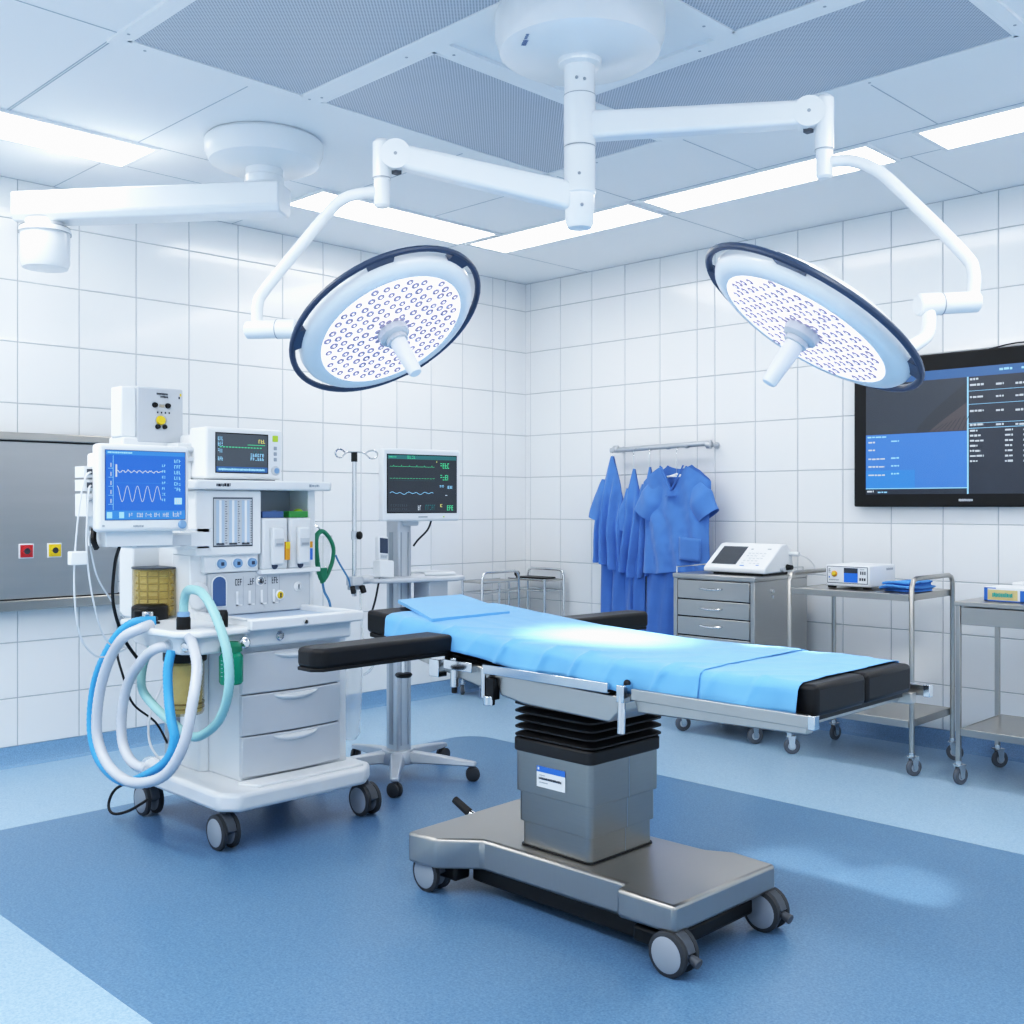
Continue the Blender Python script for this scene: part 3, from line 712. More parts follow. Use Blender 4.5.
# ventilator screen on its arm
mb = MB('white_plastic').box(1.745, -4.12, 1.232, 1.805, -3.752, 1.562); dsp = mb.build('ventilator_display', A_, bevel=.016, seg=4)
mb = MB('scr_blue'); S = Scr(mb, (1.8062, -4.092, 1.278), (0, 1, 0), (0, 0, 1), .318, .258)
S.rect(-.012, -.012, 1.012, 1.012, 'deepblue', 0); S.rect(0, 0, 1, 1, 'scr_blue', 1); S.rect(0, 0, 1, .13, 'scr_blue2', 2); S.rect(0, .94, 1, 1, 'scr_blue2', 2)
S.rect(.085, .14, .09, .93, 'scr_cyan', 2); S.rect(.12, .53, .78, .535, 'scr_blue2', 2)
pts = [(.12+.005*i, .70 + .014*math.sin(i*.45) + .006*math.sin(i*1.3) + .012*(i % 27 < 4)) for i in range(116)]; S.line(pts, .0024, 'scr_white')
S.rect(.115, .62, .135, .80, 'scr_white', 3)
pts = [(.135+.006*i, .375 - .115*math.cos(i*.30+math.pi)) for i in range(93)]; S.line(pts, .0018, 'scr_white')
for k in range(7): S.blob(.70, .27+k*.085, .05, .035, 'scr_cyan', 2)
for k in range(6): S.blob(.86, .42+k*.085, .09, .05, 'scr_cyan', 3)
S.rect(.86, .22, .96, .32, 'scr_cyan', 2); S.blob(.87, .23, .08, .08, 'scr_white', 3, 3); S.blob(.84, .04, .12, .07, 'scr_white', 4, 3)
S.rect(.16, .02, .22, .11, 'scr_cyan', 3); S.rect(.01, .02, .075, .11, 'scr_cyan', 3); S.blob(.28, .035, .05, .06, 'scr_white', 2, 3)
for k in range(4): S.blob(.38+k*.11, .035, .08, .06, 'scr_white', 4, 3)
for k in range(5): S.rect(.03, .22+k*.13, .085, .225+k*.13, 'scr_cyan', 2); S.rect(.055, .24+k*.13, .065, .30+k*.13, 'scr_white', 3)
S.row(.02, .96, .3, .025, 'scr_cyan', 3)
mb.build('screen', dsp, label='blue screen with white waveforms')
mb = MB('knob_blue').lathe([(.017, 0), (.017, .006), (.012, .010), (0, .010)], (1.805, -3.785, 1.257), (1, 0, 0), 20); mb.build('dial', dsp, label='round blue dial')
mb = MB('mid_grey'); S = Scr(mb, (1.8062, -4.12, 1.245), (0, 1, 0), (0, 0, 1), .3, .02); S.row(.45, .2, .14, .4, 'mid_grey', 1); S.row(.05, .3, .03, .4, 'mid_grey', 1); mb.build('lettering', dsp)
mb = MB('white_plastic').box(1.655, -4.10, 1.25, 1.74, -3.80, 1.53); mb.build('rear_housing', dsp, bevel=.012)
mb = MB('offwhite').box(1.60, -4.07, 1.175, 1.76, -3.80, 1.232).box(1.55, -3.95, 1.165, 1.72, -3.61, 1.222).use('white_plastic').box(1.44, -3.68, 1.15, 1.60, -3.55, 1.235).use('black').box(1.722, -3.97, 1.236, 1.77, -3.85, 1.242)
mb.use('grey_plastic').box(1.7205, -3.93, 1.17, 1.724, -3.70, 1.215)
mb.build('screen_arm', A_, bevel=.006)
mb = MB('offwhite')
for z in (1.455, 1.405): mb.use('offwhite').box(1.66, -4.145, z-.02, 1.74, -4.09, z+.022).use('dark_grey').box(1.741, -4.135, z-.008, 1.743, -4.105, z+.012)
mb.use('offwhite').box(1.65, -4.14, 1.29, 1.745, -4.09, 1.375).use('mid_grey').tube([(1.747, -4.135, 1.345), (1.75, -4.12, 1.355), (1.748, -4.105, 1.365)], .005, 6)
mb.build('sensor_module', A_, bevel=.004)
# mast and gas outlet box behind the screen
mb = MB('white_plastic').box(1.17, -3.79, 1.36, 1.30, -3.42, 1.625).box(1.14, -3.73, .845, 1.27, -3.60, 1.37); mast = mb.build('mast', A_, bevel=.01)
mb = MB('white_plastic').box(1.20, -3.795, 1.62, 1.298, -3.725, 1.838).use('grey_plastic').box(1.20, -3.725, 1.60, 1.302, -3.51, 1.842); gb = mb.build('gas_outlet_box', A_, bevel=.008, label='grey box with yellow knob')
for y, z, r, m in ((-3.645, 1.765, .012, 'black'), (-3.585, 1.765, .012, 'black'), (-3.618, 1.70, .021, 'yellow'), (-3.632, 1.672, .011, 'black'), (-3.60, 1.672, .010, 'black')):
    MB('white_metal').lathe([(r*1.3, 0), (r*1.3, .003)], (1.302, y, z), (1, 0, 0), 18).use(m).lathe([(r, .002), (r*.85, .014), (0, .014)], (1.302, y, z), (1, 0, 0), 18).build('outlet', gb)
mb = MB('ink'); S = Scr(mb, (1.3035, -3.70, 1.63), (0, 1, 0), (0, 0, 1), .18, .2)
S.rect(.42, .63, .56, .70, 'amber', 1); S.row(.35, .90, .3, .05, 'ink', 1); S.row(.45, .84, .2, .05, 'ink', 1); S.rect(.95, .90, 1, .96, 'yellow', 1); S.rect(.92, .84, .96, .89, 'ink', 1)
for k in range(4): S.rect(.36+k*.1, .50, .40+k*.1, .54, 'ink', 1)
mb.build('lettering', gb)
# bellows chamber on the worktop
bc = Vector((1.335, -3.655, 0))
mb = MB('amber').prism([(bc.x+.098*math.cos(R(a)), bc.y+.098*math.sin(R(a))) for a in range(0, 360, 15)], .862, 1.062); be = mb.build('ventilator_bellows', A_, bevel=.004, label='amber ribbed bellows chamber')
mb = MB('amber_core'); pr = []
for k in range(13): pr.append((.082 if k % 2 else .066, .875 + k*.0145))
mb.lathe([(0, .875)] + pr + [(0, 1.05)], (bc.x, bc.y, 0), n=28); mb.use('amber_dark')
for k in range(5): mb.lathe([(.0835, .90+k*.032), (.0835, .904+k*.032)], (bc.x, bc.y, 0), n=28)
for a in (-80, -50, -20, 10, 40): mb.box(bc.x+.086*math.cos(R(a))-.003, bc.y+.086*math.sin(R(a))-.003, .87, bc.x+.086*math.cos(R(a))+.003, bc.y+.086*math.sin(R(a))+.003, 1.05)
mb.build('pleats', be)
MB('dark_grey').lathe([(0, 1.061), (.101, 1.061), (.101, 1.068), (0, 1.07)], (bc.x, bc.y, 0), n=28).build('rim', be)
mb = MB('black').lathe([(0, .85), (.075, .85), (.075, .905), (.06, .915), (0, .917)], (1.40, -3.715, 0), n=20).cyl((1.47, -3.79, .85), (1.47, -3.79, .90), .028).cyl((1.55, -3.80, .85), (1.55, -3.80, .878), .04).use('chrome').cyl((1.55, -3.80, .878), (1.55, -3.80, .90), .022).use('black').box(1.49, -3.83, .85, 1.60, -3.77, .862)
mb.build('valve', A_, bevel=.004)
for x, y, zt in ((1.845, -3.80, .905), (1.875, -3.655, .918)):
    mb = MB('black').lathe([(0, .85), (.027, .85), (.027, zt-.012), (.022, zt), (0, zt)], (x, y, 0), n=20)
    if zt < .91: mb.use('knob_blue').lathe([(.023, zt-.02), (.024, zt+.012), (.018, zt+.016)], (x, y, 0), n=20)
    mb.build('hose_port', A_)
# soda lime canister
cc = (1.735, -3.735)
mb = MB('amber').lathe([(.0, .500), (.068, .502), (.075, .512), (.075, .715)], (*cc, 0), n=32); ca = mb.build('absorber_canister', A_, label='amber granule canister')
mb = MB('amber_core').lathe([(0, .51), (.066, .512), (.066, .70), (0, .70)], (*cc, 0), n=28).use('amber_dark').lathe([(.0765, .545), (.0765, .552)], (*cc, 0), n=32).lathe([(.0765, .528), (.0765, .532)], (*cc, 0), n=32)
mb.use('amber_core').box(cc[0]-.012, cc[1]-.079, .51, cc[0]+.012, cc[1]-.07, .70); mb.build('granules', ca)
mb = MB('black').lathe([(.0, .71), (.082, .712), (.085, .72), (.085, .748), (.075, .757), (0, .757)], (*cc, 0), n=32).use('chrome').cyl((cc[0]+.08, cc[1]-.0, .735), (cc[0]+.115, cc[1]-.02, .735), .012); mb.build('collar', ca, bevel=.002)
# green suction jar
mb = MB('green').lathe([(0, .635), (.040, .636), (.046, .645), (.046, .745), (.036, .757), (.036, .765)], (1.95, -3.655, 0), n=28).use('mask_green').lathe([(.042, .763), (.042, .785), (.028, .80), (0, .80)], (1.95, -3.655, 0), n=24)
mb.use('hose_teal')
for k in range(5): mb.box(1.955, -3.7025, .67+k*.015, 1.966, -3.7005, .672+k*.015)
mb.build('suction_jar', A_, label='green suction jar')
# breathing hoses
def hose(name, m, pts, r, label): MB(m).tube(pts, r, 12, smooth=14, ridge=.035).build(name, A_, label=label)
hose('breathing_hose', 'hose_blue', [(1.62,-3.80,.868),(1.58,-3.88,.86),(1.50,-3.92,.786),(1.37,-3.93,.63),(1.315,-3.93,.458),(1.352,-3.93,.325),(1.463,-3.92,.25),(1.604,-3.91,.238),(1.76,-3.90,.295),(1.89,-3.89,.37),(1.925,-3.88,.45),(1.90,-3.88,.52),(1.86,-3.87,.60),(1.835,-3.86,.70),(1.825,-3.84,.77)], .0185, 'blue corrugated hose')
hose('breathing_hose', 'hose_white', [(1.70,-3.86,.862),(1.71,-3.91,.852),(1.64,-3.95,.81),(1.535,-3.96,.703),(1.455,-3.96,.561),(1.437,-3.96,.409),(1.52,-3.96,.312),(1.657,-3.96,.272),(1.814,-3.96,.28),(1.994,-3.95,.344),(2.09,-3.93,.467),(2.10,-3.90,.618),(2.04,-3.85,.73),(1.955,-3.82,.80),(1.92,-3.82,.835)], .0205, 'long white corrugated hose')
hose('breathing_hose', 'hose_white', [(1.80,-3.83,.785),(1.77,-3.88,.775),(1.70,-3.90,.725),(1.583,-3.90,.62),(1.531,-3.90,.494),(1.54,-3.90,.377),(1.626,-3.90,.315),(1.70,-3.88,.30)], .020, 'short white corrugated hose')
hose('breathing_hose', 'hose_teal', [(1.845,-3.80,.905),(1.85,-3.80,.96),(1.89,-3.81,1.0),(1.95,-3.82,1.012),(2.03,-3.82,1.0),(2.14,-3.83,.925),(2.22,-3.83,.80),(2.23,-3.83,.67),(2.15,-3.82,.55),(2.03,-3.82,.475),(1.93,-3.82,.455),(1.82,-3.83,.488),(1.68,-3.84,.541),(1.58,-3.84,.60),(1.56,-3.82,.70),(1.60,-3.80,.765)], .0175, 'pale teal corrugated hose')
mb = MB('clear').lathe([(.03, 0), (.03, .03), (.024, .04), (.024, .06)], (1.80, -3.80, .79), (0, -1, -.15), 20).use('chrome').lathe([(.032, .008), (.032, .016)], (1.80, -3.80, .79), (0, -1, -.15), 20); mb.build('hose_connector', A_)
# clear bag of the breathing circuit near the floor
mb = MB('film').ball((1.73, -3.87, .30), .07, (1.2, .5, .75), 18); mb.build('breathing_bag', A_, label='clear plastic breathing bag')
# cables
def cable(m, pts, r, label=None): MB(m).tube(pts, r, 6, smooth=8).build('cable', A_, label=label)
cable('cable_white', [(1.743,-4.12,1.455),(1.76,-4.15,1.43),(1.75,-4.17,1.30),(1.70,-4.165,1.05),(1.64,-4.12,.85),(1.56,-4.03,.75),(1.48,-3.93,.725),(1.41,-3.80,.75)], .0038, 'white cable')
cable('cable_white', [(1.743,-4.12,1.405),(1.755,-4.135,1.37),(1.73,-4.13,1.15),(1.67,-4.07,.93),(1.56,-3.97,.79),(1.45,-3.85,.75)], .0036, 'white cable')
cable('cable_white', [(1.745,-4.115,1.36),(1.72,-4.12,1.25),(1.63,-4.05,1.07),(1.50,-3.93,.95),(1.42,-3.84,.87)], .0036, 'white cable')
cable('black', [(1.70,-3.99,1.17),(1.64,-3.98,1.10),(1.56,-3.95,.95),(1.50,-3.88,.80),(1.46,-3.80,.70)], .007, 'black cable')
cable('black', [(1.70,-4.09,1.24),(1.72,-4.10,1.20),(1.70,-4.08,1.17)], .012)
cable('black', [(1.36,-3.78,.82),(1.36,-3.84,.74),(1.42,-3.84,.62),(1.38,-3.78,.50),(1.34,-3.66,.40),(1.33,-3.60,.30)], .005, 'black cable')
cable('cable_white', [(1.34,-3.63,.55),(1.37,-3.70,.44),(1.45,-3.74,.34),(1.52,-3.72,.27),(1.50,-3.66,.23)], .005, 'white cable')
cable('black', [(1.30,-3.72,.16),(1.27,-3.80,.13),(1.26,-3.83,.07),(1.30,-3.83,.035),(1.36,-3.79,.05),(1.42,-3.73,.10)], .006, 'black cable')
mb = MB('white_plastic').box(1.70, -4.19, 1.11, 1.735, -4.13, 1.16); mb.build('cable_clip', A_, bevel=.003)
# suction liner hanging on the far side
mb = MB('film').lathe([(0, .27), (.03, .272), (.048, .30), (.056, .45), (.058, .64), (.05, .66)], (1.72, -2.915, 0), n=20).use('clear').lathe([(.055, .655), (.06, .665), (.05, .69), (.02, .695), (0, .695)], (1.72, -2.915, 0), n=20)
lb = mb.build('suction_liner', A_, label='clear plastic suction bag')
MB('white_metal').box(1.70, -3.04, .68, 1.74, -2.97, .70).build('bracket', lb)
MB('clear').tube([(1.74,-2.90,.68),(1.78,-2.86,.66),(1.80,-2.84,.62),(1.78,-2.85,.58),(1.75,-2.86,.56)], .006, 8, smooth=6).build('tubing', lb)

# vital signs monitor on the top shelf
V_ = thing('vital_signs_monitor', (1.42, -3.34, 1.438), 'small white patient monitor standing on top of the anesthesia machine shelf', 'monitor')
MB('white_plastic').box(1.40, -3.535, 1.445, 1.54, -3.155, 1.668).box(1.30, -3.53, 1.45, 1.40, -3.17, 1.64).build('housing', V_, bevel=.014, seg=3)
MB('dark_grey').box(1.33, -3.51, 1.438, 1.37, -3.18, 1.452).box(1.48, -3.51, 1.438, 1.52, -3.18, 1.452).build('foot', V_)
mb = MB('scr_dark'); S = Scr(mb, (1.5408, -3.485, 1.475), (0, 1, 0), (0, 0, 1), .252, .165)
S.rect(-.02, -.03, 1.02, 1.03, 'black', 0); S.rect(0, 0, 1, 1, 'scr_grey', 1); S.rect(0, 0, 1, .14, 'scr_bar', 2)
for k in range(14): S.rect(.06+k*.06, .64, .10+k*.06, .665, 'scr_green', 3)
for v in (.30, .50, .68, .82): S.blob(.03, v, .10, .10, 'scr_cyan', 3, 3)
for v in (.32, .42): S.blob(.66, v, .28, .08, 'scr_cyan', 6, 3)
S.blob(.72, .52, .2, .06, 'scr_teal', 5, 3); S.blob(.82, .78, .14, .1, 'scr_yellow', 3, 3); S.row(.04, .04, .9, .06, 'scr_cyan', 3); S.rect(.6, .72, .95, .735, 'scr_green', 3)
mb.build('screen', V_, label='dark screen with blue figures')
mb = MB('grey_plastic').lathe([(.021, 0), (.021, .008), (.016, .014), (0, .015)], (1.539, -3.192, 1.485), (1, 0, 0), 22).use('knob_blue').lathe([(.014, .012), (.012, .017), (0, .018)], (1.539, -3.192, 1.485), (1, 0, 0), 22); mb.build('dial', V_)
for k, z in enumerate((1.628, 1.585, 1.56, 1.535)):
    s = .014 if k == 0 else .008
    MB('lime' if k == 0 else 'mid_grey').box(1.5385, -3.192-s, z-s, 1.543, -3.192+s, z+s).build('button', V_, bevel=.002)
mb = MB('offwhite').box(1.32, -3.60, 1.44, 1.42, -3.535, 1.60).use('grey_plastic').cyl((1.43, -3.57, 1.53), (1.43, -3.535, 1.53), .012).cyl((1.43, -3.57, 1.57), (1.43, -3.535, 1.57), .012)
mb.build('side_module', V_, bevel=.004)
mb = MB('dark_grey').box(1.25, -3.66, 1.438, 1.33, -3.60, 1.545); mb.use('chrome').tube([(1.33, -3.63, 1.53), (1.35, -3.63, 1.545), (1.36, -3.60, 1.53)], .006, 8).use('mid_grey').box(1.331, -3.65, 1.47, 1.336, -3.61, 1.53)
tag(mb.build('gas_analyzer', bevel=.004), 'small dark box behind the blue screen on the anesthesia shelf', 'device')

# oxygen mask hanging on the tower side
OM = thing('oxygen_mask', (1.50, -2.90, .9), 'green rimmed clear breathing mask hanging beside the anesthesia machine', 'breathing mask')
ring = [(1.50+.02, -2.915+y, z) for y, z in ((-.045, 1.15), (-.04, 1.19), (-.015, 1.21), (.01, 1.20), (.04, 1.165), (.055, 1.12), (.045, 1.06), (.015, 1.0), (-.005, .985), (-.02, 1.0), (-.035, 1.06))]
MB('mask_green').tube(ring, .0125, 10, closed=True, smooth=5, flat=.8).build('rim', OM)
mb = MB('clear'); mb.grid(lambda u, v: (1.51 - .03*math.sin(math.pi*u)*math.sin(math.pi*v), -2.955 + .095*u*(1-.25*v), 1.19 - .18*v), 10, 10); mb.build('shell', OM)
MB('mask_green').prism([(-2.95, 1.04), (-2.90, 1.04), (-2.91, .975), (-2.93, .965)], 1.51, 1.53, 'x').build('chin_piece', OM, bevel=.004)
mb = MB('cable_blue').tube([(1.52,-2.925,.985),(1.53,-2.92,.93),(1.55,-2.905,.88),(1.56,-2.90,.80)], .006, 8, smooth=6); mb.build('tube', OM)
MB('chrome').tube([(1.50,-2.99,1.24),(1.51,-2.95,1.235),(1.515,-2.93,1.215),(1.515,-2.925,1.20)], .004, 6, smooth=4).build('hook', OM)

# ================================================================== PATIENT MONITOR STAND
M_ = thing('patient_monitor_stand', (1.55, -2.5, 0), 'grey patient monitor stand with dark screen, tray and drip pole on five castors', 'monitor stand')
px, py = 1.55, -2.5
mb = MB('alu').prism(rrect(px-.05, py-.035, px+.05, py+.05, .012, 3), .10, 1.27); mb.use('mid_grey').box(px+.0495, py-.022, .16, px+.052, py-.014, 1.2).box(px+.0495, py+.022, .16, px+.052, py+.030, 1.2).box(px-.02, py-.0372, .16, px+.01, py-.0352, 1.2)
mb.build('column', M_, bevel=.003)
mb = MB('alu'); mb.lathe([(0, .07), (.085, .07), (.09, .085), (.075, .135), (0, .14)], (px, py, 0), n=30); mb.build('hub', M_)
for k in range(5):
    a = R(-41 + 72*k); dx, dy = math.cos(a), math.sin(a); L = .40
    p = Vector((px, py, 0)); s_ = Vector((-dy, dx, 0)); v = []
    for t, w, z0, z1 in ((.05, .04, .075, .13), (.22, .032, .075, .115), (L, .022, .072, .092)):
        c = p + Vector((dx, dy, 0))*t
        v += [c + s_*w + Vector((0, 0, z0)), c - s_*w + Vector((0, 0, z0)), c - s_*w*.75 + Vector((0, 0, z1)), c + s_*w*.75 + Vector((0, 0, z1))]
    lg = MB('alu').add(v, [(4*k2+i, 4*k2+(i+1) % 4, 4*k2+4+(i+1) % 4, 4*k2+4+i) for k2 in (0, 1) for i in range(4)] + [(3,2,1,0), (8,9,10,11)]).build('leg', M_, bevel=.006)
    c = p + Vector((dx, dy, 0))*(L-.015)
    mb = MB('dark_grey').cyl((c.x, c.y, .036), (c.x, c.y, .074), .01, n=12)
    ax = Vector((math.cos(R(100+40*k)), math.sin(R(100+40*k)), 0))
    for q_ in (-1, 1): mb.use('tyre').lathe([(0, -.009), (.028, -.009), (.034, -.005), (.034, .005), (.028, .009), (0, .009)], c + ax*q_*.013 + Vector((0, 0, .034)), ax, 20)
    mb.build('caster', lg)
# display, turned slightly to the room
yaw = R(-9); Rz = Matrix.Translation((px+.09, py+.03, 1.43)) @ Matrix.Rotation(yaw, 4, 'Z')
def loc(x, y, z): return Rz @ Vector((x, y, z))
mb = MB('white_plastic'); mb.M = Rz; mb.box(.025, -.214, -.175, .075, .222, .172); dm = mb.build('display', M_, bevel=.012, seg=3)
mb = MB('offwhite'); mb.M = Rz; mb.box(-.045, -.15, -.13, .022, .15, .12).box(-.09, -.045, -.20, -.02, .045, .05); mb.build('rear_housing', dm, bevel=.012)
mb = MB('scr_dark'); S = Scr(mb, loc(.0758, -.19, -.132), loc(0, 1, 0)-loc(0, 0, 0), (0, 0, 1), .385, .272)
S.rect(-.012, -.018, 1.012, 1.018, 'black', 0); S.rect(0, 0, 1, 1, 'scr_dark', 1); S.rect(0, .93, 1, 1, 'scr_teal', 2)
S.blob(.28, .94, .12, .05, 'scr_green', 4, 3); S.row(.02, .955, .1, .02, 'scr_green', 3)
pts = [(.03+.005*i, .80 + (.025 if i % 22 == 11 else 0) + .002*math.sin(i)) for i in range(130)]; S.line(pts, .0014, 'scr_green')
for k in range(16): S.line([(.03+.041*k, .592), (.06+.041*k, .592+.004*(k % 2))], .0016, 'scr_green')
S.line([(.03, .56), (.68, .555)], .0006, 'scr_teal')
pts = [(.03+.005*i, .335 + .014*math.sin(i*.27) + .01*math.sin(i*.13)) for i in range(126)]; S.line(pts, .002, 'scr_cyan')
for v in (.78, .57): S.blob(.76, v, .14, .095, 'scr_green', 4, 3)
S.blob(.75, .42, .07, .06, 'scr_cyan', 2, 3); S.blob(.87, .42, .08, .05, 'scr_cyan', 2, 3); S.blob(.79, .225, .085, .08, 'scr_white', 2, 3); S.blob(.70, .88, .02, .03, 'scr_yellow', 1, 3)
S.rect(.03, .02, .32, .025, 'scr_grey', 2); S.blob(.04, .10, .25, .04, 'scr_grey', 8, 3); S.blob(.04, .04, .25, .03, 'scr_grey', 8, 3); S.blob(.43, .035, .05, .085, 'scr_white', 2, 3); S.blob(.54, .04, .15, .09, 'scr_teal', 5, 3); S.blob(.76, .09, .04, .05, 'scr_yellow', 1, 3); S.blob(.86, .03, .1, .09, 'scr_green', 3, 3)
mb.build('screen', dm, label='dark screen with green and white traces')
mb = MB('mid_grey'); mb.M = Rz; mb.box(.0745, -.02, -.158, .0765, .03, -.152).use('lime').box(.0745, .12, -.158, .0768, .127, -.152); mb.build('indicator', dm)
cb = MB('black').tube([loc(.0, .10, -.17), loc(-.02, .09, -.22), loc(-.03, .04, -.27), loc(-.04, .02, -.30)], .005, 6, smooth=5).build('cable', M_)
# tray
tr = [(px+.12*1 + .0, py)]
out = [(1.44, -2.70), (1.66, -2.73), (1.72, -2.62), (1.80, -2.32), (1.77, -2.25), (1.68, -2.22), (1.44, -2.26), (1.40, -2.36), (1.40, -2.62)]
MB('grey_plastic').prism(out, .962, .985).build('tray', M_, bevel=.009, seg=3)
mb = MB('offwhite').tube([(x, y, .994) for x, y in [(1.66, -2.42), (1.72, -2.30), (1.66, -2.255), (1.48, -2.30), (1.46, -2.42)]], .009, 8, smooth=6).use('alu').box(1.60, -2.44, .86, 1.72, -2.32, .962)
mb.build('tray_handle', M_, bevel=.005)
# drip pole clamped to the tray
ip = MB('chrome').cyl((1.60, -2.80, .905), (1.60, -2.80, 1.575), .0105, n=16)
ip.use('black').cyl((1.60, -2.80, 1.535), (1.60, -2.80, 1.58), .015, n=14)
ipo = ip.build('drip_pole', M_)
for sg in (-1, 1):
    MB('chrome').tube([(1.60,-2.80,1.580),(1.607,-2.80+sg*.04,1.580),(1.61,-2.80+sg*.06,1.570),(1.613,-2.80+sg*.085,1.553),(1.617,-2.80+sg*.112,1.556),(1.62,-2.80+sg*.122,1.574),(1.617,-2.80+sg*.105,1.590),(1.612,-2.80+sg*.08,1.588),(1.608,-2.80+sg*.062,1.578)], .0042, 6, smooth=5).build('hook', ipo)
MB('grey_plastic').cyl((1.60,-2.80,1.17),(1.60,-2.80,1.21),.016,n=14).use('black').lathe([(0,0),(.018,.002),(.02,.014),(.014,.022),(0,.023)], (1.61,-2.79,1.19), (.85,.5,0), 16).build('clamp_knob', ipo)
MB('grey_plastic').box(1.575, -2.83, .955, 1.63, -2.77, .998).cyl((1.60,-2.80,.975),(1.60,-2.70,.975),.016,n=14).use('black').cyl((1.625,-2.83,.955),(1.635,-2.83,.92),.012).cyl((1.625,-2.775,.955),(1.635,-2.77,.92),.014).use('mid_grey').box(1.585,-2.83,.935,1.615,-2.77,.957).build('clamp', ipo, bevel=.004)
MB('cable_blue').tube([(1.57,-2.885,1.10),(1.58,-2.87,1.06),(1.60,-2.835,.99),(1.61,-2.83,.95)], .0045, 6, smooth=5).build('tubing', ipo)
MB('clear').tube([(1.62,-2.78,.93),(1.63,-2.78,.80),(1.64,-2.775,.68),(1.66,-2.76,.62)], .005, 6, smooth=5).build('tubing', ipo)
# handheld reader standing on the tray
TH = thing('handheld_thermometer', (1.66, -2.64, .985), 'white handheld thermometer with blue display in its cradle on the monitor tray', 'thermometer')
Mt = Matrix.Translation((1.64, -2.665, .985)) @ Matrix.Rotation(R(-6), 4, 'X') @ Matrix.Rotation(R(-8), 4, 'Y')
mb = MB('white_plastic'); mb.M = Mt; mb.box(-.03, -.035, 0, .03, .05, .085).box(-.02, -.03, .085, .012, .03, .2); mb.build('body', TH, bevel=.008, seg=3)
mb = MB('navy'); mb.M = Mt; mb.box(.0122, -.024, .118, .0135, .024, .19).use('grey_plastic').box(.0122, -.022, .09, .0135, .022, .112).use('mid_grey')
for k in range(3): mb.box(.0135, -.016+k*.012, .095, .0142, -.010+k*.012, .107)
mb.build('display', TH)
mb = MB('black'); mb.tube([(1.65,-2.69,.985),(1.67,-2.715,.95),(1.66,-2.725,.88),(1.64,-2.74,.80)], .005, 6, smooth=5); mb.build('cable', TH)

# ================================================================== WALL THINGS
# steel service panel on the left wall
W_ = thing('steel_wall_panel', (.05, -3.75, .8), 'wide brushed steel service panel on the left wall behind the anesthesia machine', 'wall panel')
MB('steel_panel').box(.004, -4.9, .855, .055, -3.225, 1.655).build('door_panel', W_, bevel=.004)
MB('steel').box(.004, -4.9, 1.66, .075, -3.205, 1.70).build('top_edge', W_, bevel=.005)
MB('steel').box(.004, -4.9, .795, .075, -3.205, .85).build('bottom_edge', W_, bevel=.005)
MB('black').box(.004, -4.89, 1.652, .045, -3.21, 1.664).box(.004, -4.89, .848, .045, -3.21, .857).build('gap', W_)
for y, m in ((-3.713, 'red'), (-3.57, 'yellow')):
    so = MB('label_white').box(.054, y-.037, 1.06, .064, y+.037, 1.135).build('socket', W_, bevel=.003, label=m + ' gas socket')
    MB(m).box(.062, y-.031, 1.066, .068, y+.031, 1.129).lathe([(.026, 0), (.024, .008), (.016, .010)], (.066, y, 1.0975), (1, 0, 0), 20).use('ink').lathe([(.016, .009), (.01, .007), (0, .007)], (.066, y, 1.0975), (1, 0, 0), 16).box(.0745, y-.02, 1.094, .0755, y-.014, 1.101).box(.0745, y+.014, 1.094, .0755, y+.02, 1.101).build('socket_face', so)
mb = MB('mid_grey').tube([(.03,-3.16+.02,.79),(.03,-3.20,.70),(.025,-3.21,.62),(.02,-3.20,.56)], .012, 8, smooth=5)
mb.build('drain_hose', W_)

# wall screen
S_ = thing('wall_screen', (3.42, -.05, 1.32), 'large black framed display screen mounted on the right wall', 'screen')
x0, x1, z0, z1 = 2.695, 4.16, 1.322, 2.158
MB('black').box(x0, -.058, z0, x1, -.02, z1).box(3.0, -.022, 1.45, 3.85, -.004, 2.0).build('housing', S_, bevel=.014, seg=3)
mb = MB('scr_dark2'); W = x1-x0; Hh = z1-z0
S = Scr(mb, (2.77, -.0588, 1.392), (1, 0, 0), (0, 0, 1), 1.315, .675)
k = .575/1.315
S.rect(0, 0, 1, 1, 'scr_dark2', 0); S.rect(0, .925, 1, 1, 'scr_bar', 1); S.rect(0, .50, k, .925, 'scr_mid', 1); S.rect(0, .05, k, .50, 'scr_sky', 1); S.rect(0, .05, k*.5, .2, 'scr_blue2', 2); S.rect(k, 0, k+.006, .925, 'scr_cyan', 2)
S.rect(0, .045, k, .052, 'scr_cyan', 2)
# endoscopic picture: a dim pale ridge rising to the right
def ridge(u0, u1, lo, hi, m, l):
    P0 = [(u0 + (u1-u0)*i/14) for i in range(15)]
    for a, b in zip(P0, P0[1:]):
        def yl(u, f): t = (u-u0)/(u1-u0); return .505 + (f(t))
        mb.use(m); mb.add([S.p(a, yl(a, lo), l), S.p(b, yl(b, lo), l), S.p(b, yl(b, hi), l), S.p(a, yl(a, hi), l)], [(0,1,2,3)])
ridge(.22, k, lambda t: 0, lambda t: .38*t**.8, 'scr_dark', 2)
ridge(.28, k, lambda t: 0, lambda t: .22*t**.9, 'scr_flesh', 3)
for i in range(7): S.line([(.30+.02*i, .51), (.34+.018*i, .56+.012*i)], .003, 'scr_dark', 4)
S.row(.008, .475, .085, .012, 'scr_cyan', 3)
for v in (.43, .365, .29, .225, .155): S.row(.012, v, .03 if v > .35 else .075, .014, 'scr_white', 3)
for v in (.435, .295, .23, .165): S.row(.115, v, .035, .014, 'scr_cyan', 3)
S.row(.006, .018, .03, .016, 'scr_white', 3); S.row(.055, .012, .045, .012, 'scr_cyan', 3)
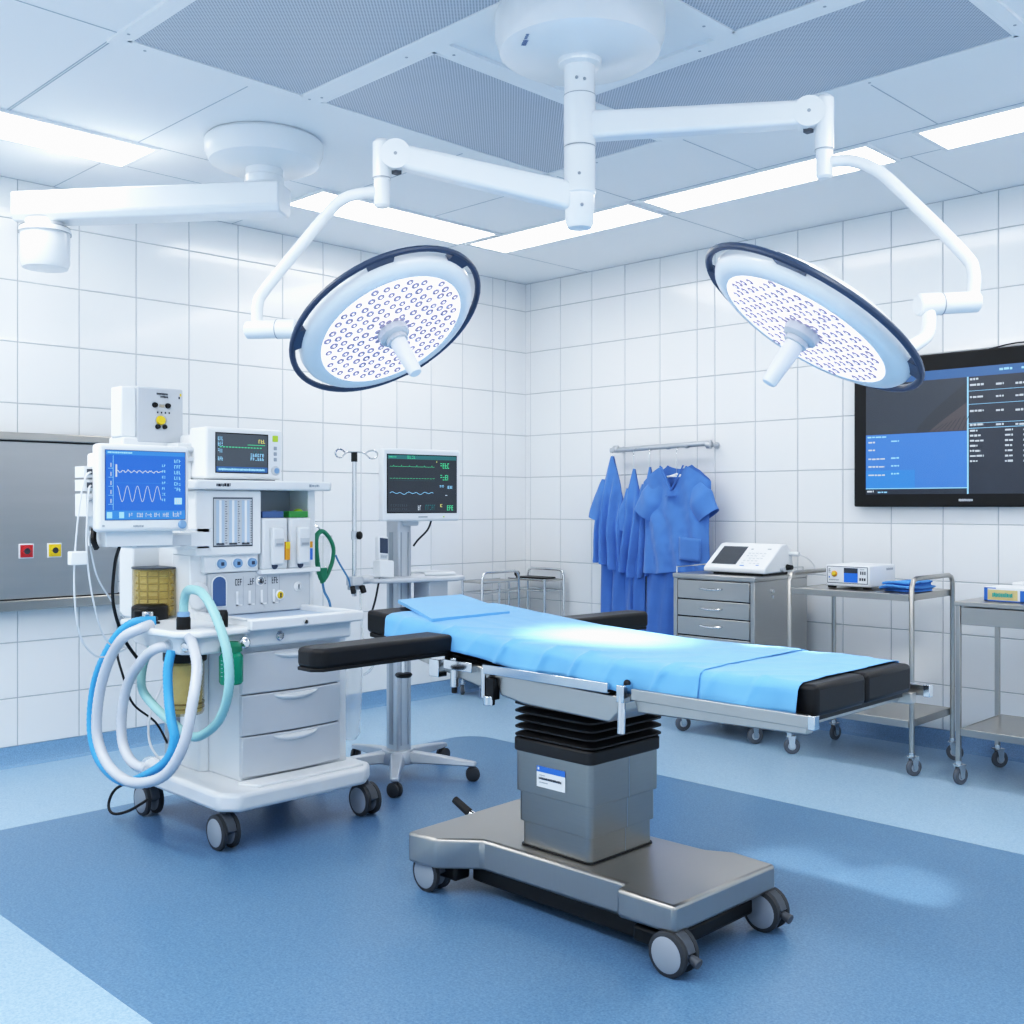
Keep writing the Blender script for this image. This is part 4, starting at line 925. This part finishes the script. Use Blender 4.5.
for v in (.87, .775, .665, .555): 
    S.row(k+.012, v-.02, .055, .017, 'scr_white', 3); S.row(k+.115, v-.025, .03, .017, 'scr_white', 3); S.row(k+.19, v-.03, .07, .017, 'scr_white', 3)
S.row(k+.012, .895, .035, .018, 'scr_white', 3)
for v in (.775, .67, .52): S.rect(k+.006, v+.035, 1, v+.038, 'scr_cyan', 2)
S.rect(k+.006, .515, 1, .519, 'scr_cyan', 2)
for i, v in enumerate((.49, .45, .41, .37, .33, .29, .25)):
    S.row(k+.012, v, .03+.025*((i*7) % 3)/2, .016, 'scr_white', 3); S.row(k+.15, v-.005, .03, .016, 'scr_white', 3); S.row(k+.22, v-.008, .04, .016, 'scr_white', 3)
for u in (.565, .65, .8): S.row(u, .955, .05, .02, 'scr_cyan', 3)
mb.build('screen', S_, label='lit screen with blue field and rows of text')
mb = MB('grey_plastic'); S = Scr(mb, (3.30, -.0588, 1.352), (1, 0, 0), (0, 0, 1), .075, .014); S.row(0, 0, 1, 1, 'grey_plastic', 1); mb.build('lettering', S_)
MB('black').tube([(3.45,-.03,2.158),(3.6,-.04,2.175),(3.8,-.035,2.165),(4.0,-.03,2.17)], .004, 6, smooth=5).build('cable', S_)

# rail and hanging scrubs
RL = thing('coat_rail', (1.31, -.08, 1.70), 'pale metal coat rail on the right wall above the hanging scrubs', 'coat rail')
MB('alu').cyl((.91, -.09, 1.708), (1.735, -.09, 1.728), .018, n=16).build('rail', RL)
for x in (.955, 1.72):
    MB('alu').cyl((x, -.003, 1.716), (x, -.09, 1.716), .012, n=12).lathe([(0, 0), (.022, 0), (.022, .008), (0, .01)], (x, -.003, 1.716), (0, -1, 0), 18).lathe([(.018, -.02), (.026, -.014), (.026, .014), (.018, .02)], (x, -.09, 1.716), (1, 0, 0), 16).build('bracket', RL)
for x in (1.10, 1.25, 1.40, 1.55): MB('alu').lathe([(.0185, -.012), (.0185, .012)], (x, -.09, 1.711 + (x-1.1)*.017), (1, 0, 0), 14).build('collar', RL)

def shirt(cxx, cyy, zt, zh, hw, dep, slope, neck, slv, label, crump=0, seed=0., hook=1.708, sides=(-1, 1), trous=None):
    """scrub suit on a hook: short-sleeved tunic (torso shell, sleeves) and, below it, trousers"""
    t = thing('scrub_suit', (cxx, cyy, zh), label, 'scrubs', 'blue scrub suits on the coat rail')
    def fold_(x, z, f):
        tt = 1 - (z-zh)/(zt-zh)
        return (.005 + .013*tt*(1+crump*1.3))*math.sin(x*(40+50*crump) + seed + 2.2*math.sin(z*5+seed)) + .012*noise.noise(Vector((x*8, z*7, seed + f*5))) + .005*noise.noise(Vector((x*25, z*22, seed)))
    def half(f):
        def fn(u, v):
            s = 2*u-1; a = abs(s)
            top = zt - slope*max(0, a-.25)**1.3
            if neck:
                if a < .36: top = zt - ((1-a/.36)*.17 if f < 0 else .025*(1-(a/.36)**2))
            w = hw*(1 - .06*math.sin(math.pi*min(1, v*1.1)))
            if crump: w = hw*(1 - .78*max(0, (v-.35)/.65)**1.5)
            z = zh + (top-zh)*v + .012*(1-v)*math.sin(s*3+seed) - crump*.03*(1-v)*s
            x = s*w + crump*.02*v
            k = (1 - .35*v) if not crump else (1 - .85*v**3)
            y = f*dep*math.sqrt(max(0, 1-s*s))*k + f*fold_(x, z, f)*(1-a**6)*(1 if not crump else 1-v**4)
            return (cxx + x, cyy + y, z)
        return fn
    mb = MB('scrub'); mb.grid(half(-1), 60, 52).use('scrub_dark').grid(half(1), 28, 24)
    mb.build('tunic', t, smooth=70)
    for sg in sides:
        sx, sz, ex, ez, r0, r1 = slv
        def fs(u, v, sg=sg):
            a = 2*math.pi*u; rr = r0 + (r1-r0)*v
            c = Vector((sg*(sx + (ex-sx)*v), -.008, sz + (ez-sz)*v)); d = Vector((sg*(ex-sx), 0, ez-sz)).normalized(); n_ = Vector((-d.z, 0, d.x))*sg
            k = .35 + .65*min(1, v*2)
            p = c + n_*rr*math.cos(a)*min(1, .55+v) + Vector((0, 1, 0))*(.045 + .006*math.sin(a*3+seed))*math.sin(a)*k + Vector((0, -1, 0))*.006*math.sin(v*8+a*2+seed)
            return (cxx + p.x, cyy + p.y, p.z)
        MB('scrub').grid(fs, 24, 16, closeu=True).build('sleeve', t, smooth=70)
    if neck:
        pl = [(cxx + sg_*hw*.345*(1-q_), cyy - dep*.66 - .016 - .012*q_, zt - .006 - .167*q_) for sg_, q_ in ((-1, 0), (-1, .5), (-1, .97), (1, .97), (1, .5), (1, 0))]
        MB('scrub_dark').tube(pl, .006, 6, flat=.6).box(cxx-.04, cyy-dep*.95-.012, zt-.205, cxx+.045, cyy-dep*.8, zt-.199).build('collar_band', t)
        def pk(u, v): return (cxx + .07 + .155*u, cyy - dep*(1 - .5*((.07+.155*u)/hw)**2) - .016 - .006*math.sin(math.pi*u), zh + .09 + .145*v - .012*u)
        MB('scrub').grid(pk, 8, 8).build('pocket', t, solid=.002)
        mb = MB('label_white').tube([(cxx-.15, cyy, zt-.10), (cxx, cyy+.004, zt-.06), (cxx+.15, cyy, zt-.10)], .006, 6).cyl((cxx-.085, cyy-.01, zt-.075), (cxx+.085, cyy-.01, zt-.075), .005)
        mb.use('chrome').tube([(cxx, cyy+.004, zt-.065), (cxx, cyy+.004, hook-.02), (cxx+.012, -.105, hook), (cxx, -.09, hook+.019), (cxx-.012, -.075, hook+.012)], .0022, 6, smooth=4)
    else:
        mb = MB('chrome').tube([(cxx+.015, cyy, zt-.03), (cxx+.015, cyy, max(zt+.01, hook-.025)), (cxx, -.115, hook), (cxx, -.09, hook+.019), (cxx, -.072, hook+.008)], .0028, 6, smooth=4)
    mb.build('hanger', t)
    if trous:
        tx, z0, z1, tw, td = trous
        def fn(u, v):
            a = 2*math.pi*u; z = z0 + (z1-z0)*v; c = math.cos(a)
            x = tw*(1+.06*v)*c; y = -td*math.sin(a)*(1+.15*math.sin(z*6+seed)) + .012*math.sin(x*48+seed+2*math.sin(z*4))*abs(math.sin(a))
            if math.sin(a) > 0: y += .03*math.exp(-((x/tw)/.10)**2)*min(1, v*2.5)
            return (tx+x, cyy+y+.01, z)
        mb = MB('scrub_dark').grid(fn, 44, 30, closeu=True)
        mb.add([fn(i/44, 0) for i in range(44)], [tuple(range(44))])
        mb.build('trousers', t, smooth=70)
shirt(1.522, -.17, 1.592, .895, .268, .055, .16, True, (.13, 1.46, .255, 1.262, .115, .085), 'blue scrub suit with V-neck top facing the room, rightmost on the rail', seed=.6, trous=(1.515, 1.0, .38, .235, .034))
shirt(.965, -.165, 1.665, .915, .135, .06, .10, False, (.03, 1.50, .115, 1.235, .06, .062), 'blue scrub suit hung by its collar at the left end of the rail', crump=1, seed=2.2, sides=(-1,), trous=(.985, 1.0, .42, .105, .032))
shirt(1.145, -.155, 1.575, .87, .10, .055, .10, False, (.01, 1.44, .055, 1.16, .05, .058), 'creased blue scrub suit hanging second from the left end of the rail', crump=1, seed=4.0, hook=1.710, sides=(-1,), trous=(1.165, .97, .40, .085, .03))
shirt(1.255, -.125, 1.585, .87, .085, .045, .10, False, (.02, 1.47, .04, 1.24, .05, .045), 'narrow blue scrub top mostly hidden behind the V-neck suit', crump=1, seed=5.4, hook=1.711, sides=(-1,))

# ================================================================== FURNITURE ALONG THE RIGHT WALL
def small_caster(parent, x, y, top, r=.042, ang=60):
    ax = Vector((math.cos(R(ang)), math.sin(R(ang)), 0)); f = Vector((-ax.y, ax.x, 0))
    mb = MB('chrome').cyl((x, y, top-.012), (x, y, top+.01), .016, n=14)
    c = Vector((x, y, r)) + f*.012
    for q_ in (-1, 1):
        o = c + ax*q_*.015
        mb.add([o + f*a + Vector((0, 0, z)) + ax*b for b in (-.002, .002) for a, z in ((-.012, -.012), (.012, -.012), (.016, top-r-.012), (-.022, top-r-.012))], [(0,1,2,3),(4,7,6,5),(0,4,5,1),(1,5,6,2),(2,6,7,3),(3,7,4,0)])
    mb.add([Vector((x, y, top-.014)) + f*a + ax*b + Vector((0, 0, h)) for h in (0, .006) for a, b in ((-.02, -.02), (.03, -.02), (.03, .02), (-.02, .02))], [(0,3,2,1),(4,5,6,7),(0,1,5,4),(1,2,6,5),(2,3,7,6),(3,0,4,7)])
    cs = mb.build('caster', parent)
    w = MB('grey_tyre').lathe([(r*.5, -.010), (r*.85, -.011), (r, -.007), (r, .007), (r*.85, .011), (r*.5, .010)], c, ax, 24).use('alu').lathe([(0, -.011), (r*.3, -.011), (r*.62, -.008), (r*.62, .008), (r*.3, .011), (0, .011)], c, ax, 20)
    w.build('wheel', cs)
# drawer cabinet
C_ = thing('drawer_cabinet', (2.14, -.40, 0), 'stainless steel drawer cabinet on castors below the hanging scrubs', 'cabinet')
x0, x1, y0, y1 = 1.875, 2.425, -.68, -.11
MB('steel_cab').box(x0, y0+.012, .12, x1, y1, .905).build('carcass', C_, bevel=.003)
MB('steel_cab').box(x0-.004, y0-.004, .905, x1+.004, y1, .932).build('top', C_, bevel=.004)
mb = MB('steel_cab').box(x0, y0, .12, x0+.026, y0+.014, .905).box(x1-.026, y0, .12, x1, y0+.014, .905).box(x0, y0, .12, x1, y0+.014, .145); mb.build('front_frame', C_, bevel=.002)
MB('black').box(x0+.024, y0+.008, .14, x1-.024, y0+.013, .90).build('shadow_gap', C_)
zs = [.899, .785, .685, .575, .37, .155]
for a, b in zip(zs, zs[1:]):
    dr = MB('steel_cab').box(x0+.031, y0-.002, b+.004, x1-.031, y0+.012, a-.003).build('drawer', C_, bevel=.003)
    zc = a - .045
    MB('chrome').tube([(2.075, y0-.002, zc), (2.08, y0-.022, zc-.002), (2.145, y0-.028, zc-.006), (2.21, y0-.022, zc-.002), (2.215, y0-.002, zc)], .006, 8, smooth=4).build('handle', dr)
mb = MB('chrome').tube([(x0+.01, y0+.02, .932), (x0+.01, y0+.02, .968), (x0+.01, y1-.03, .975), (x0+.01, y1-.03, .932)], .004, 8); mb.build('guard_rail', C_)
mb = MB('chrome').tube([(x1-.01, y0+.15, .932), (x1-.01, y0+.15, .968), (x1-.01, y1-.03, .968), (x1-.01, y1-.03, .932)], .004, 8); mb.build('guard_rail', C_)
mb = MB('chrome').cyl((x1, -.50, .845), (x1+.012, -.50, .845), .011).cyl((x1, -.50, .815), (x1+.009, -.50, .815), .007).box(x1+.009, -.502, .80, x1+.012, -.498, .82); mb.build('lock', C_)
for x, y in ((1.905, -.645), (2.395, -.645), (1.905, -.15), (2.395, -.15)): small_caster(C_, x, y, .12, r=.046, ang=-30)

# sloped console on the cabinet
K_ = thing('medical_console', (2.24, -.45, .932), 'white sloped medical console with grey screen and keypad on the drawer cabinet', 'medical device')
pr = [(-.60, .945), (-.60, .972), (-.415, 1.105), (-.36, 1.108), (-.30, 1.06), (-.29, .95)]
xa, xb = 2.03, 2.44
MB('white_plastic').prism(pr, xa, xb, 'x').build('housing', K_, bevel=.009, seg=3)
MB('black').box(xa+.06, -.585, .932, xb-.02, -.32, .947).build('foot', K_)
U = Vector((1, 0, 0)); Vv = Vector((0, .185, .133)).normalized(); Nn = U.cross(Vv)
mb = MB('scr_off'); S = Scr(mb, Vector((xa, -.60, .972)) + Nn*.0006, U, Vv, xb-xa, .228)
S.rect(.09, .14, .50, .88, 'dark_grey', 1); S.rect(.105, .17, .485, .85, 'scr_off', 2)
mb.build('screen', K_, label='grey screen')
mb = MB('mid_grey'); S = Scr(mb, Vector((xa, -.60, .972)) + Nn*.0006, U, Vv, xb-xa, .228)
for j in range(5):
    for i in range(5):
        if (i*3+j*5) % 7 != 3: S.rect(.57+.062*i, .20+.10*j, .61+.062*i, .23+.10*j, 'grey_plastic', 1)
S.rect(.57, .76, .61, .80, 'mid_grey', 1); S.rect(.83, .78, .89, .82, 'mid_grey', 1); S.rect(.57, .10, .64, .13, 'label_blue', 1); S.rect(.82, .13, .87, .16, 'label_blue', 1); S.line([(.66, .2), (.72, .7)], .001, 'grey_plastic'); 
for i in range(4): S.line([(.58+.07*i, .28), (.62+.07*i, .68)], .0012, 'grey_plastic', 1)
mb.build('keypad', K_)
MB('offwhite').cyl((xb-.002, -.33, 1.05), (xb+.06, -.33, 1.05), .013).build('connector', K_)
MB('black').cyl((xb-.002, -.36, .975), (xb+.035, -.36, .975), .018, .012).build('connector', K_)
MB('grey_plastic').cyl((xb-.005, -.42, .965), (xb+.02, -.42, .965), .015).build('connector', K_)
MB('cable_white').tube([(xb+.055,-.33,1.05),(xb+.09,-.30,1.03),(xb+.105,-.25,.99),(xb+.10,-.22,.94),(xb+.06,-.2,.94)], .004, 6, smooth=5).build('cable', K_)

# tall open trolley
def post(mb, x, y, z0, z1, r=.0125): mb.cyl((x, y, z0), (x, y, z1), r, n=14)
TR = thing('instrument_trolley', (3.0, -.48, 0), 'tall open steel trolley with two shelves and rounded end hoops under the wall screen', 'trolley')
x0, x1, y0, y1 = 2.665, 3.34, -.715, -.235
for x in (x0, x1):
    MB('steel').tube([(x, y0, .085), (x, y0, .5), (x, y0, .93), (x, y0+.02, .958), (x, y0+.05, .968), (x, (y0+y1)/2, .968), (x, y1-.05, .968), (x, y1-.02, .958), (x, y1, .93), (x, y1, .5), (x, y1, .085)], .0125, 14).build('end_frame', TR)
def shelf(z, t, parent, x0, x1, y0, y1, m='steel', nm='shelf'):
    mb = MB(m).box(x0+.012, y0-.004, z-t, x1-.012, y1+.004, z); mb.box(x0+.012, y0-.010, z-t-.004, x1-.012, y0-.002, z+.003).box(x0+.012, y1+.002, z-t-.004, x1-.012, y1+.01, z+.003)
    mb.box(x0+.008, y0+.01, z-t-.004, x0+.016, y1-.01, z+.003).box(x1-.016, y0+.01, z-t-.004, x1-.008, y1-.01, z+.003)
    return mb.build(nm, parent, bevel=.002)
shelf(.888, .026, TR, x0, x1, y0, y1); shelf(.268, .03, TR, x0, x1, y0, y1)
for x, y, a in ((x0, y0, -50), (x1, y0, -25), (x0, y1, -10), (x1, y1, -80)): small_caster(TR, x, y, .105, ang=a)

E_ = thing('electrosurgical_unit', (2.93, -.47, .891), 'white electrosurgical box with yellow knob and blue display on the tall trolley', 'medical device')
MB('white_plastic').box(2.805, -.585, .902, 3.055, -.29, 1.015).build('housing', E_, bevel=.008, seg=3)
mb = MB('black')
for x, y in ((2.83, -.56), (3.03, -.56), (2.83, -.32), (3.03, -.32)): mb.box(x-.018, y-.014, .891, x+.018, y+.014, .904)
mb.build('foot', E_)
mb = MB('dark_grey'); S = Scr(mb, (2.815, -.5855, .918), (1, 0, 0), (0, 0, 1), .23, .09)
S.rect(0, 0, 1, 1, 'dark_grey', 0); S.rect(.015, .04, .985, .96, 'label_white', 1); S.rect(.42, .08, .76, .92, 'scr_blue', 2); S.rect(.42, .62, .76, .92, 'scr_mid', 3)
for i in range(3): S.rect(.82+.05*i, .55, .85+.05*i, .75, 'ink', 2); S.rect(.80+.055*i, .2, .84+.055*i, .36, 'ink', 2)
S.row(.82, .82, .1, .06, 'mid_grey'); S.blob(.04, .6, .05, .25, 'ink', 2); S.row(.05, .16, .25, .07, 'mid_grey'); S.rect(.04, .3, .07, .4, 'label_blue', 2)
mb.build('front_panel', E_, label='front panel with blue display')
MB('orange').lathe([(.016, 0), (.016, .008), (.011, .012), (0, .012)], (2.858, -.585, .968), (0, -1, 0), 18).use('yellow').lathe([(.0105, .0125), (.008, .016), (0, .016)], (2.858, -.585, .968), (0, -1, 0), 18).build('knob', E_, label='yellow knob')
mb = MB('ink'); S = Scr(mb, (3.0558, -.40, .985), (0, 1, 0), (0, 0, 1), .08, .014); S.row(0, 0, 1, 1, 'mid_grey', 1); mb.build('lettering', E_)
# folded blue cloth
mb = MB('cloth_blue')
def cl(u, v):
    a = 2*math.pi*u; ca, sa = math.cos(a), math.sin(a)
    f = lambda t: math.copysign(abs(t)**.5, t)
    n_ = noise.noise(Vector((ca*2.2, sa*2.2, v*4)))
    w = 1 - .12*math.sin(v*14)*(v < .95)
    return (3.205 + .095*f(ca)*w*(1 - .35*v**4) + .012*n_, -.455 + .125*f(sa)*w*(1 - .35*v**4) + .012*n_, .8915 + .052*v + .010*n_*v + .01*v*ca)
mb.grid(cl, 40, 14, closeu=True); mb.add([cl(i/40, 1) for i in range(40)], [tuple(range(40))]); mb.add([cl(i/40, 0) for i in range(40)], [tuple(range(40))])
mb.tube([(3.11, -.58, .905), (3.16, -.588, .92), (3.24, -.586, .915), (3.29, -.57, .918)], .008, 6, smooth=4).tube([(3.12, -.57, .93), (3.18, -.58, .938), (3.26, -.575, .934)], .007, 6, smooth=4)
tag(mb.build('folded_towel', smooth=60), 'folded bright blue cloth lying on the right end of the tall trolley', 'cloth')

# trolley with a drawer at the right edge
T2 = thing('instrument_trolley', (3.9, -.48, 0), 'steel trolley with a drawer below its top, cut off by the right edge', 'trolley')
x0, x1, y0, y1 = 3.57, 4.24, -.715, -.235
mb = None
for x in (x0, x1):
    for y in (y0, y1): MB('steel').box(x-.011, y-.011, .085, x+.011, y+.011, .855).build('post', T2, bevel=.002)
MB('steel').box(x0-.016, y0-.016, .853, x1+.016, y1+.016, .875).build('top', T2, bevel=.003)
dr = MB('steel').box(x0+.014, y0-.006, .765, x1-.014, y1-.02, .848).build('drawer', T2, bevel=.003)
shelf(.268, .028, T2, x0, x1, y0, y1)
for x, y, a in ((x0, y0, -20), (x1, y0, 50), (x0, y1, -35), (x1, y1, 10)): small_caster(T2, x, y, .105, ang=a)
BX = thing('supply_box', (3.80, -.53, .875), 'flat blue and white carton with teal print lying on the right-edge trolley', 'box')
MB('label_white').box(3.655, -.625, .876, 3.93, -.42, .942).build('carton', BX, bevel=.002)
mb = MB('label_white'); S = Scr(mb, (3.655, -.6254, .877), (1, 0, 0), (0, 0, 1), .275, .064)
S.rect(0, 0, .06, 1, 'label_blue', 1); S.rect(.60, .0, .74, .85, 'label_blue', 1); S.rect(.0, .0, 1, .07, 'label_blue', 1); S.rect(.0, .93, .2, 1, 'label_blue', 1); S.rect(.06, .1, .56, .85, 'amber_core', 1); S.row(.14, .3, .34, .35, 'teal_ink', 2); S.rect(.78, .2, .92, .8, 'label_blue', 1)
mb.build('printed_side', BX)
MB('white_plastic').prism([(3.70, -.40), (4.08, -.40), (4.08, -.27), (3.70, -.27)], .875, .955).build('instrument_case', None, bevel=.008)
tag(bpy.data.objects['instrument_case'], 'plain white flat case behind the printed carton on the right-edge trolley', 'case')

# two small wire-framed trolleys in the corner
def corner_cart(loc_, label, along):
    """two end hoops joined by shelves; along = direction of the hoop plane"""
    t = thing('small_trolley', loc_, label, 'trolley', 'small steel trolleys in the corner')
    ox, oy, _ = loc_
    if along == 'y': h = lambda s, d, z: (ox + d, oy + s, z)
    else: h = lambda s, d, z: (ox + s, oy + d, z)
    w = .18; dd = .10
    MB('chrome').tube([h(-w, -dd, .08), h(-w, -dd, .80), h(w, -dd, .80), h(w, -dd, .08)], .0095, 12).build('end_frame', t)
    for d_ in (dd,):
        MB('chrome').tube([h(-w, d_, .08), h(-w, d_, .82), h(-w+.012, d_, .852), h(-w+.04, d_, .864), h(w-.04, d_, .864), h(w-.012, d_, .852), h(w, d_, .82), h(w, d_, .08)], .0095, 12).build('end_frame', t)
    def slab(z, tk):
        v = [h(a, b, zz) for zz in (z-tk, z) for a, b in ((-w, -dd), (w, -dd), (w, dd), (-w, dd))]
        return MB('steel').add(v, [(0,3,2,1),(4,5,6,7),(0,1,5,4),(1,2,6,5),(2,3,7,6),(3,0,4,7)])
    slab(.80, .012).build('shelf', t); slab(.45, .012).build('shelf', t); slab(.14, .012).build('shelf', t)
    mb = MB('chrome').tube([h(-w, -dd, .72), h(w, -dd, .72)], .005, 8).tube([h(-w, dd, .72), h(w, dd, .72)], .005, 8).tube([h(-w, dd, .72), h(-w, -dd, .72)], .004, 8).tube([h(w, dd, .72), h(w, -dd, .72)], .004, 8).tube([h(-w, dd, .80), h(w, dd, .79)], .005, 8); mb.build('basket_rail', t)
    for s in (-w, w):
        for d_ in (-dd, dd): small_caster(t, *h(s, d_, 0)[:2], .09, r=.036, ang=35)
    return t
c1 = corner_cart((.20, -.56, 0), 'small wire framed steel trolley against the left wall in the corner, nearer the monitor stand', 'y')
c2 = corner_cart((.275, -.175, 0), 'small wire framed steel trolley against the right wall in the corner, nearer the scrubs', 'x')
mb = MB('black').box(.14, -.25, .8005, .40, -.10, .812).ball((.14, -.235, .83), .022)
tag(mb.build('instrument_tray', bevel=.003), 'flat black tray on the corner trolley nearer the scrubs', 'tray')

# ================================================================== LIGHT
def area(name, loc_, rot, sx, sy, power, col):
    L = bpy.data.lights.new(name, 'AREA'); L.shape = 'RECTANGLE'; L.size = sx; L.size_y = sy; L.energy = power; L.color = col
    o = bpy.data.objects.new(name, L); COL.objects.link(o); o.location = loc_; o.rotation_euler = rot
    return o
cool = (1, .98, .955)
# unseen fill lamps added to extend the ceiling strips, behind and beside the camera
area('added_fill_lamp', (5.5, -3.1, 2.985), (0, 0, 0), 0.34, 3.6, 60, cool)
area('added_fill_lamp', (3.2, -5.3, 2.985), (0, 0, 0), 3.8, .34, 64, cool)
area('added_fill_lamp', (1.0, -6.0, 2.985), (0, 0, 0), .34, 1.2, 24, cool)
def spot(loc_, target, power, size, blend, rad):
    L = bpy.data.lights.new('lamp_beam', 'SPOT'); L.energy = power; L.spot_size = R(size); L.spot_blend = blend; L.shadow_soft_size = rad; L.color = (1, .985, .97)
    o = bpy.data.objects.new('lamp_beam', L); COL.objects.link(o); o.location = loc_
    o.rotation_euler = (Vector(target) - Vector(loc_)).to_track_quat('-Z', 'Y').to_euler()
spot(Vector(cL) + Vector(nL)*.26, (3.32, -3.06, .88), 210, 27, 1, .1)
spot(Vector(cR) + Vector(nR)*.26, (3.40, -3.02, .88), 120, 30, 1, .1)
spot(Vector(cR) + Vector(nR)*.26, (3.62, -2.33, 0), 130, 15, .7, .04)
spot(Vector(cR) + Vector(nR)*.26, (3.98, -2.27, 0), 130, 15, .7, .04)

w = bpy.data.worlds.new('World'); scene.world = w; w.use_nodes = True
w.node_tree.nodes['Background'].inputs['Color'].default_value = (.8, .9, 1, 1); w.node_tree.nodes['Background'].inputs['Strength'].default_value = .3

# ================================================================== CAMERA
cam = bpy.data.cameras.new('camera'); co = bpy.data.objects.new('camera', cam); COL.objects.link(co)
co.location = (5.6967, -5.8650, 1.3334); co.rotation_euler = (R(90), 0, R(90 - 45.1073))
cam.sensor_width = 36; cam.lens = 1080.47/1024*36; cam.shift_y = -(512-504.8)/1024
cam.clip_start = .02
scene.camera = co
scene.view_settings.view_transform = 'Standard'; scene.view_settings.look = 'None'; scene.view_settings.exposure = .36
# gentle film-like shoulder so the whites of the room do not clip
scene.view_settings.use_curve_mapping = True
cmp_ = scene.view_settings.curve_mapping; cmp_.use_clip = False; cmp_.clip_max_x = 6; cmp_.extend = 'HORIZONTAL'
cv = cmp_.curves[3]
cv.points[0].location = (0, 0); cv.points[1].location = (4.0, 1.0)
for p_ in ((.06, .05), (.25, .25), (.5, .475), (.85, .70), (1.3, .84), (2.2, .95)): cv.points.new(*p_)
cmp_.update()
scene.cycles.use_denoising = True; scene.cycles.max_bounces = 10; scene.cycles.diffuse_bounces = 5; scene.cycles.transparent_max_bounces = 12
scene.cycles.sample_clamp_indirect = 6; scene.cycles.caustics_reflective = False; scene.cycles.caustics_refractive = False
for o in list(bpy.data.objects):
    if '_org' in o: del o['_org']
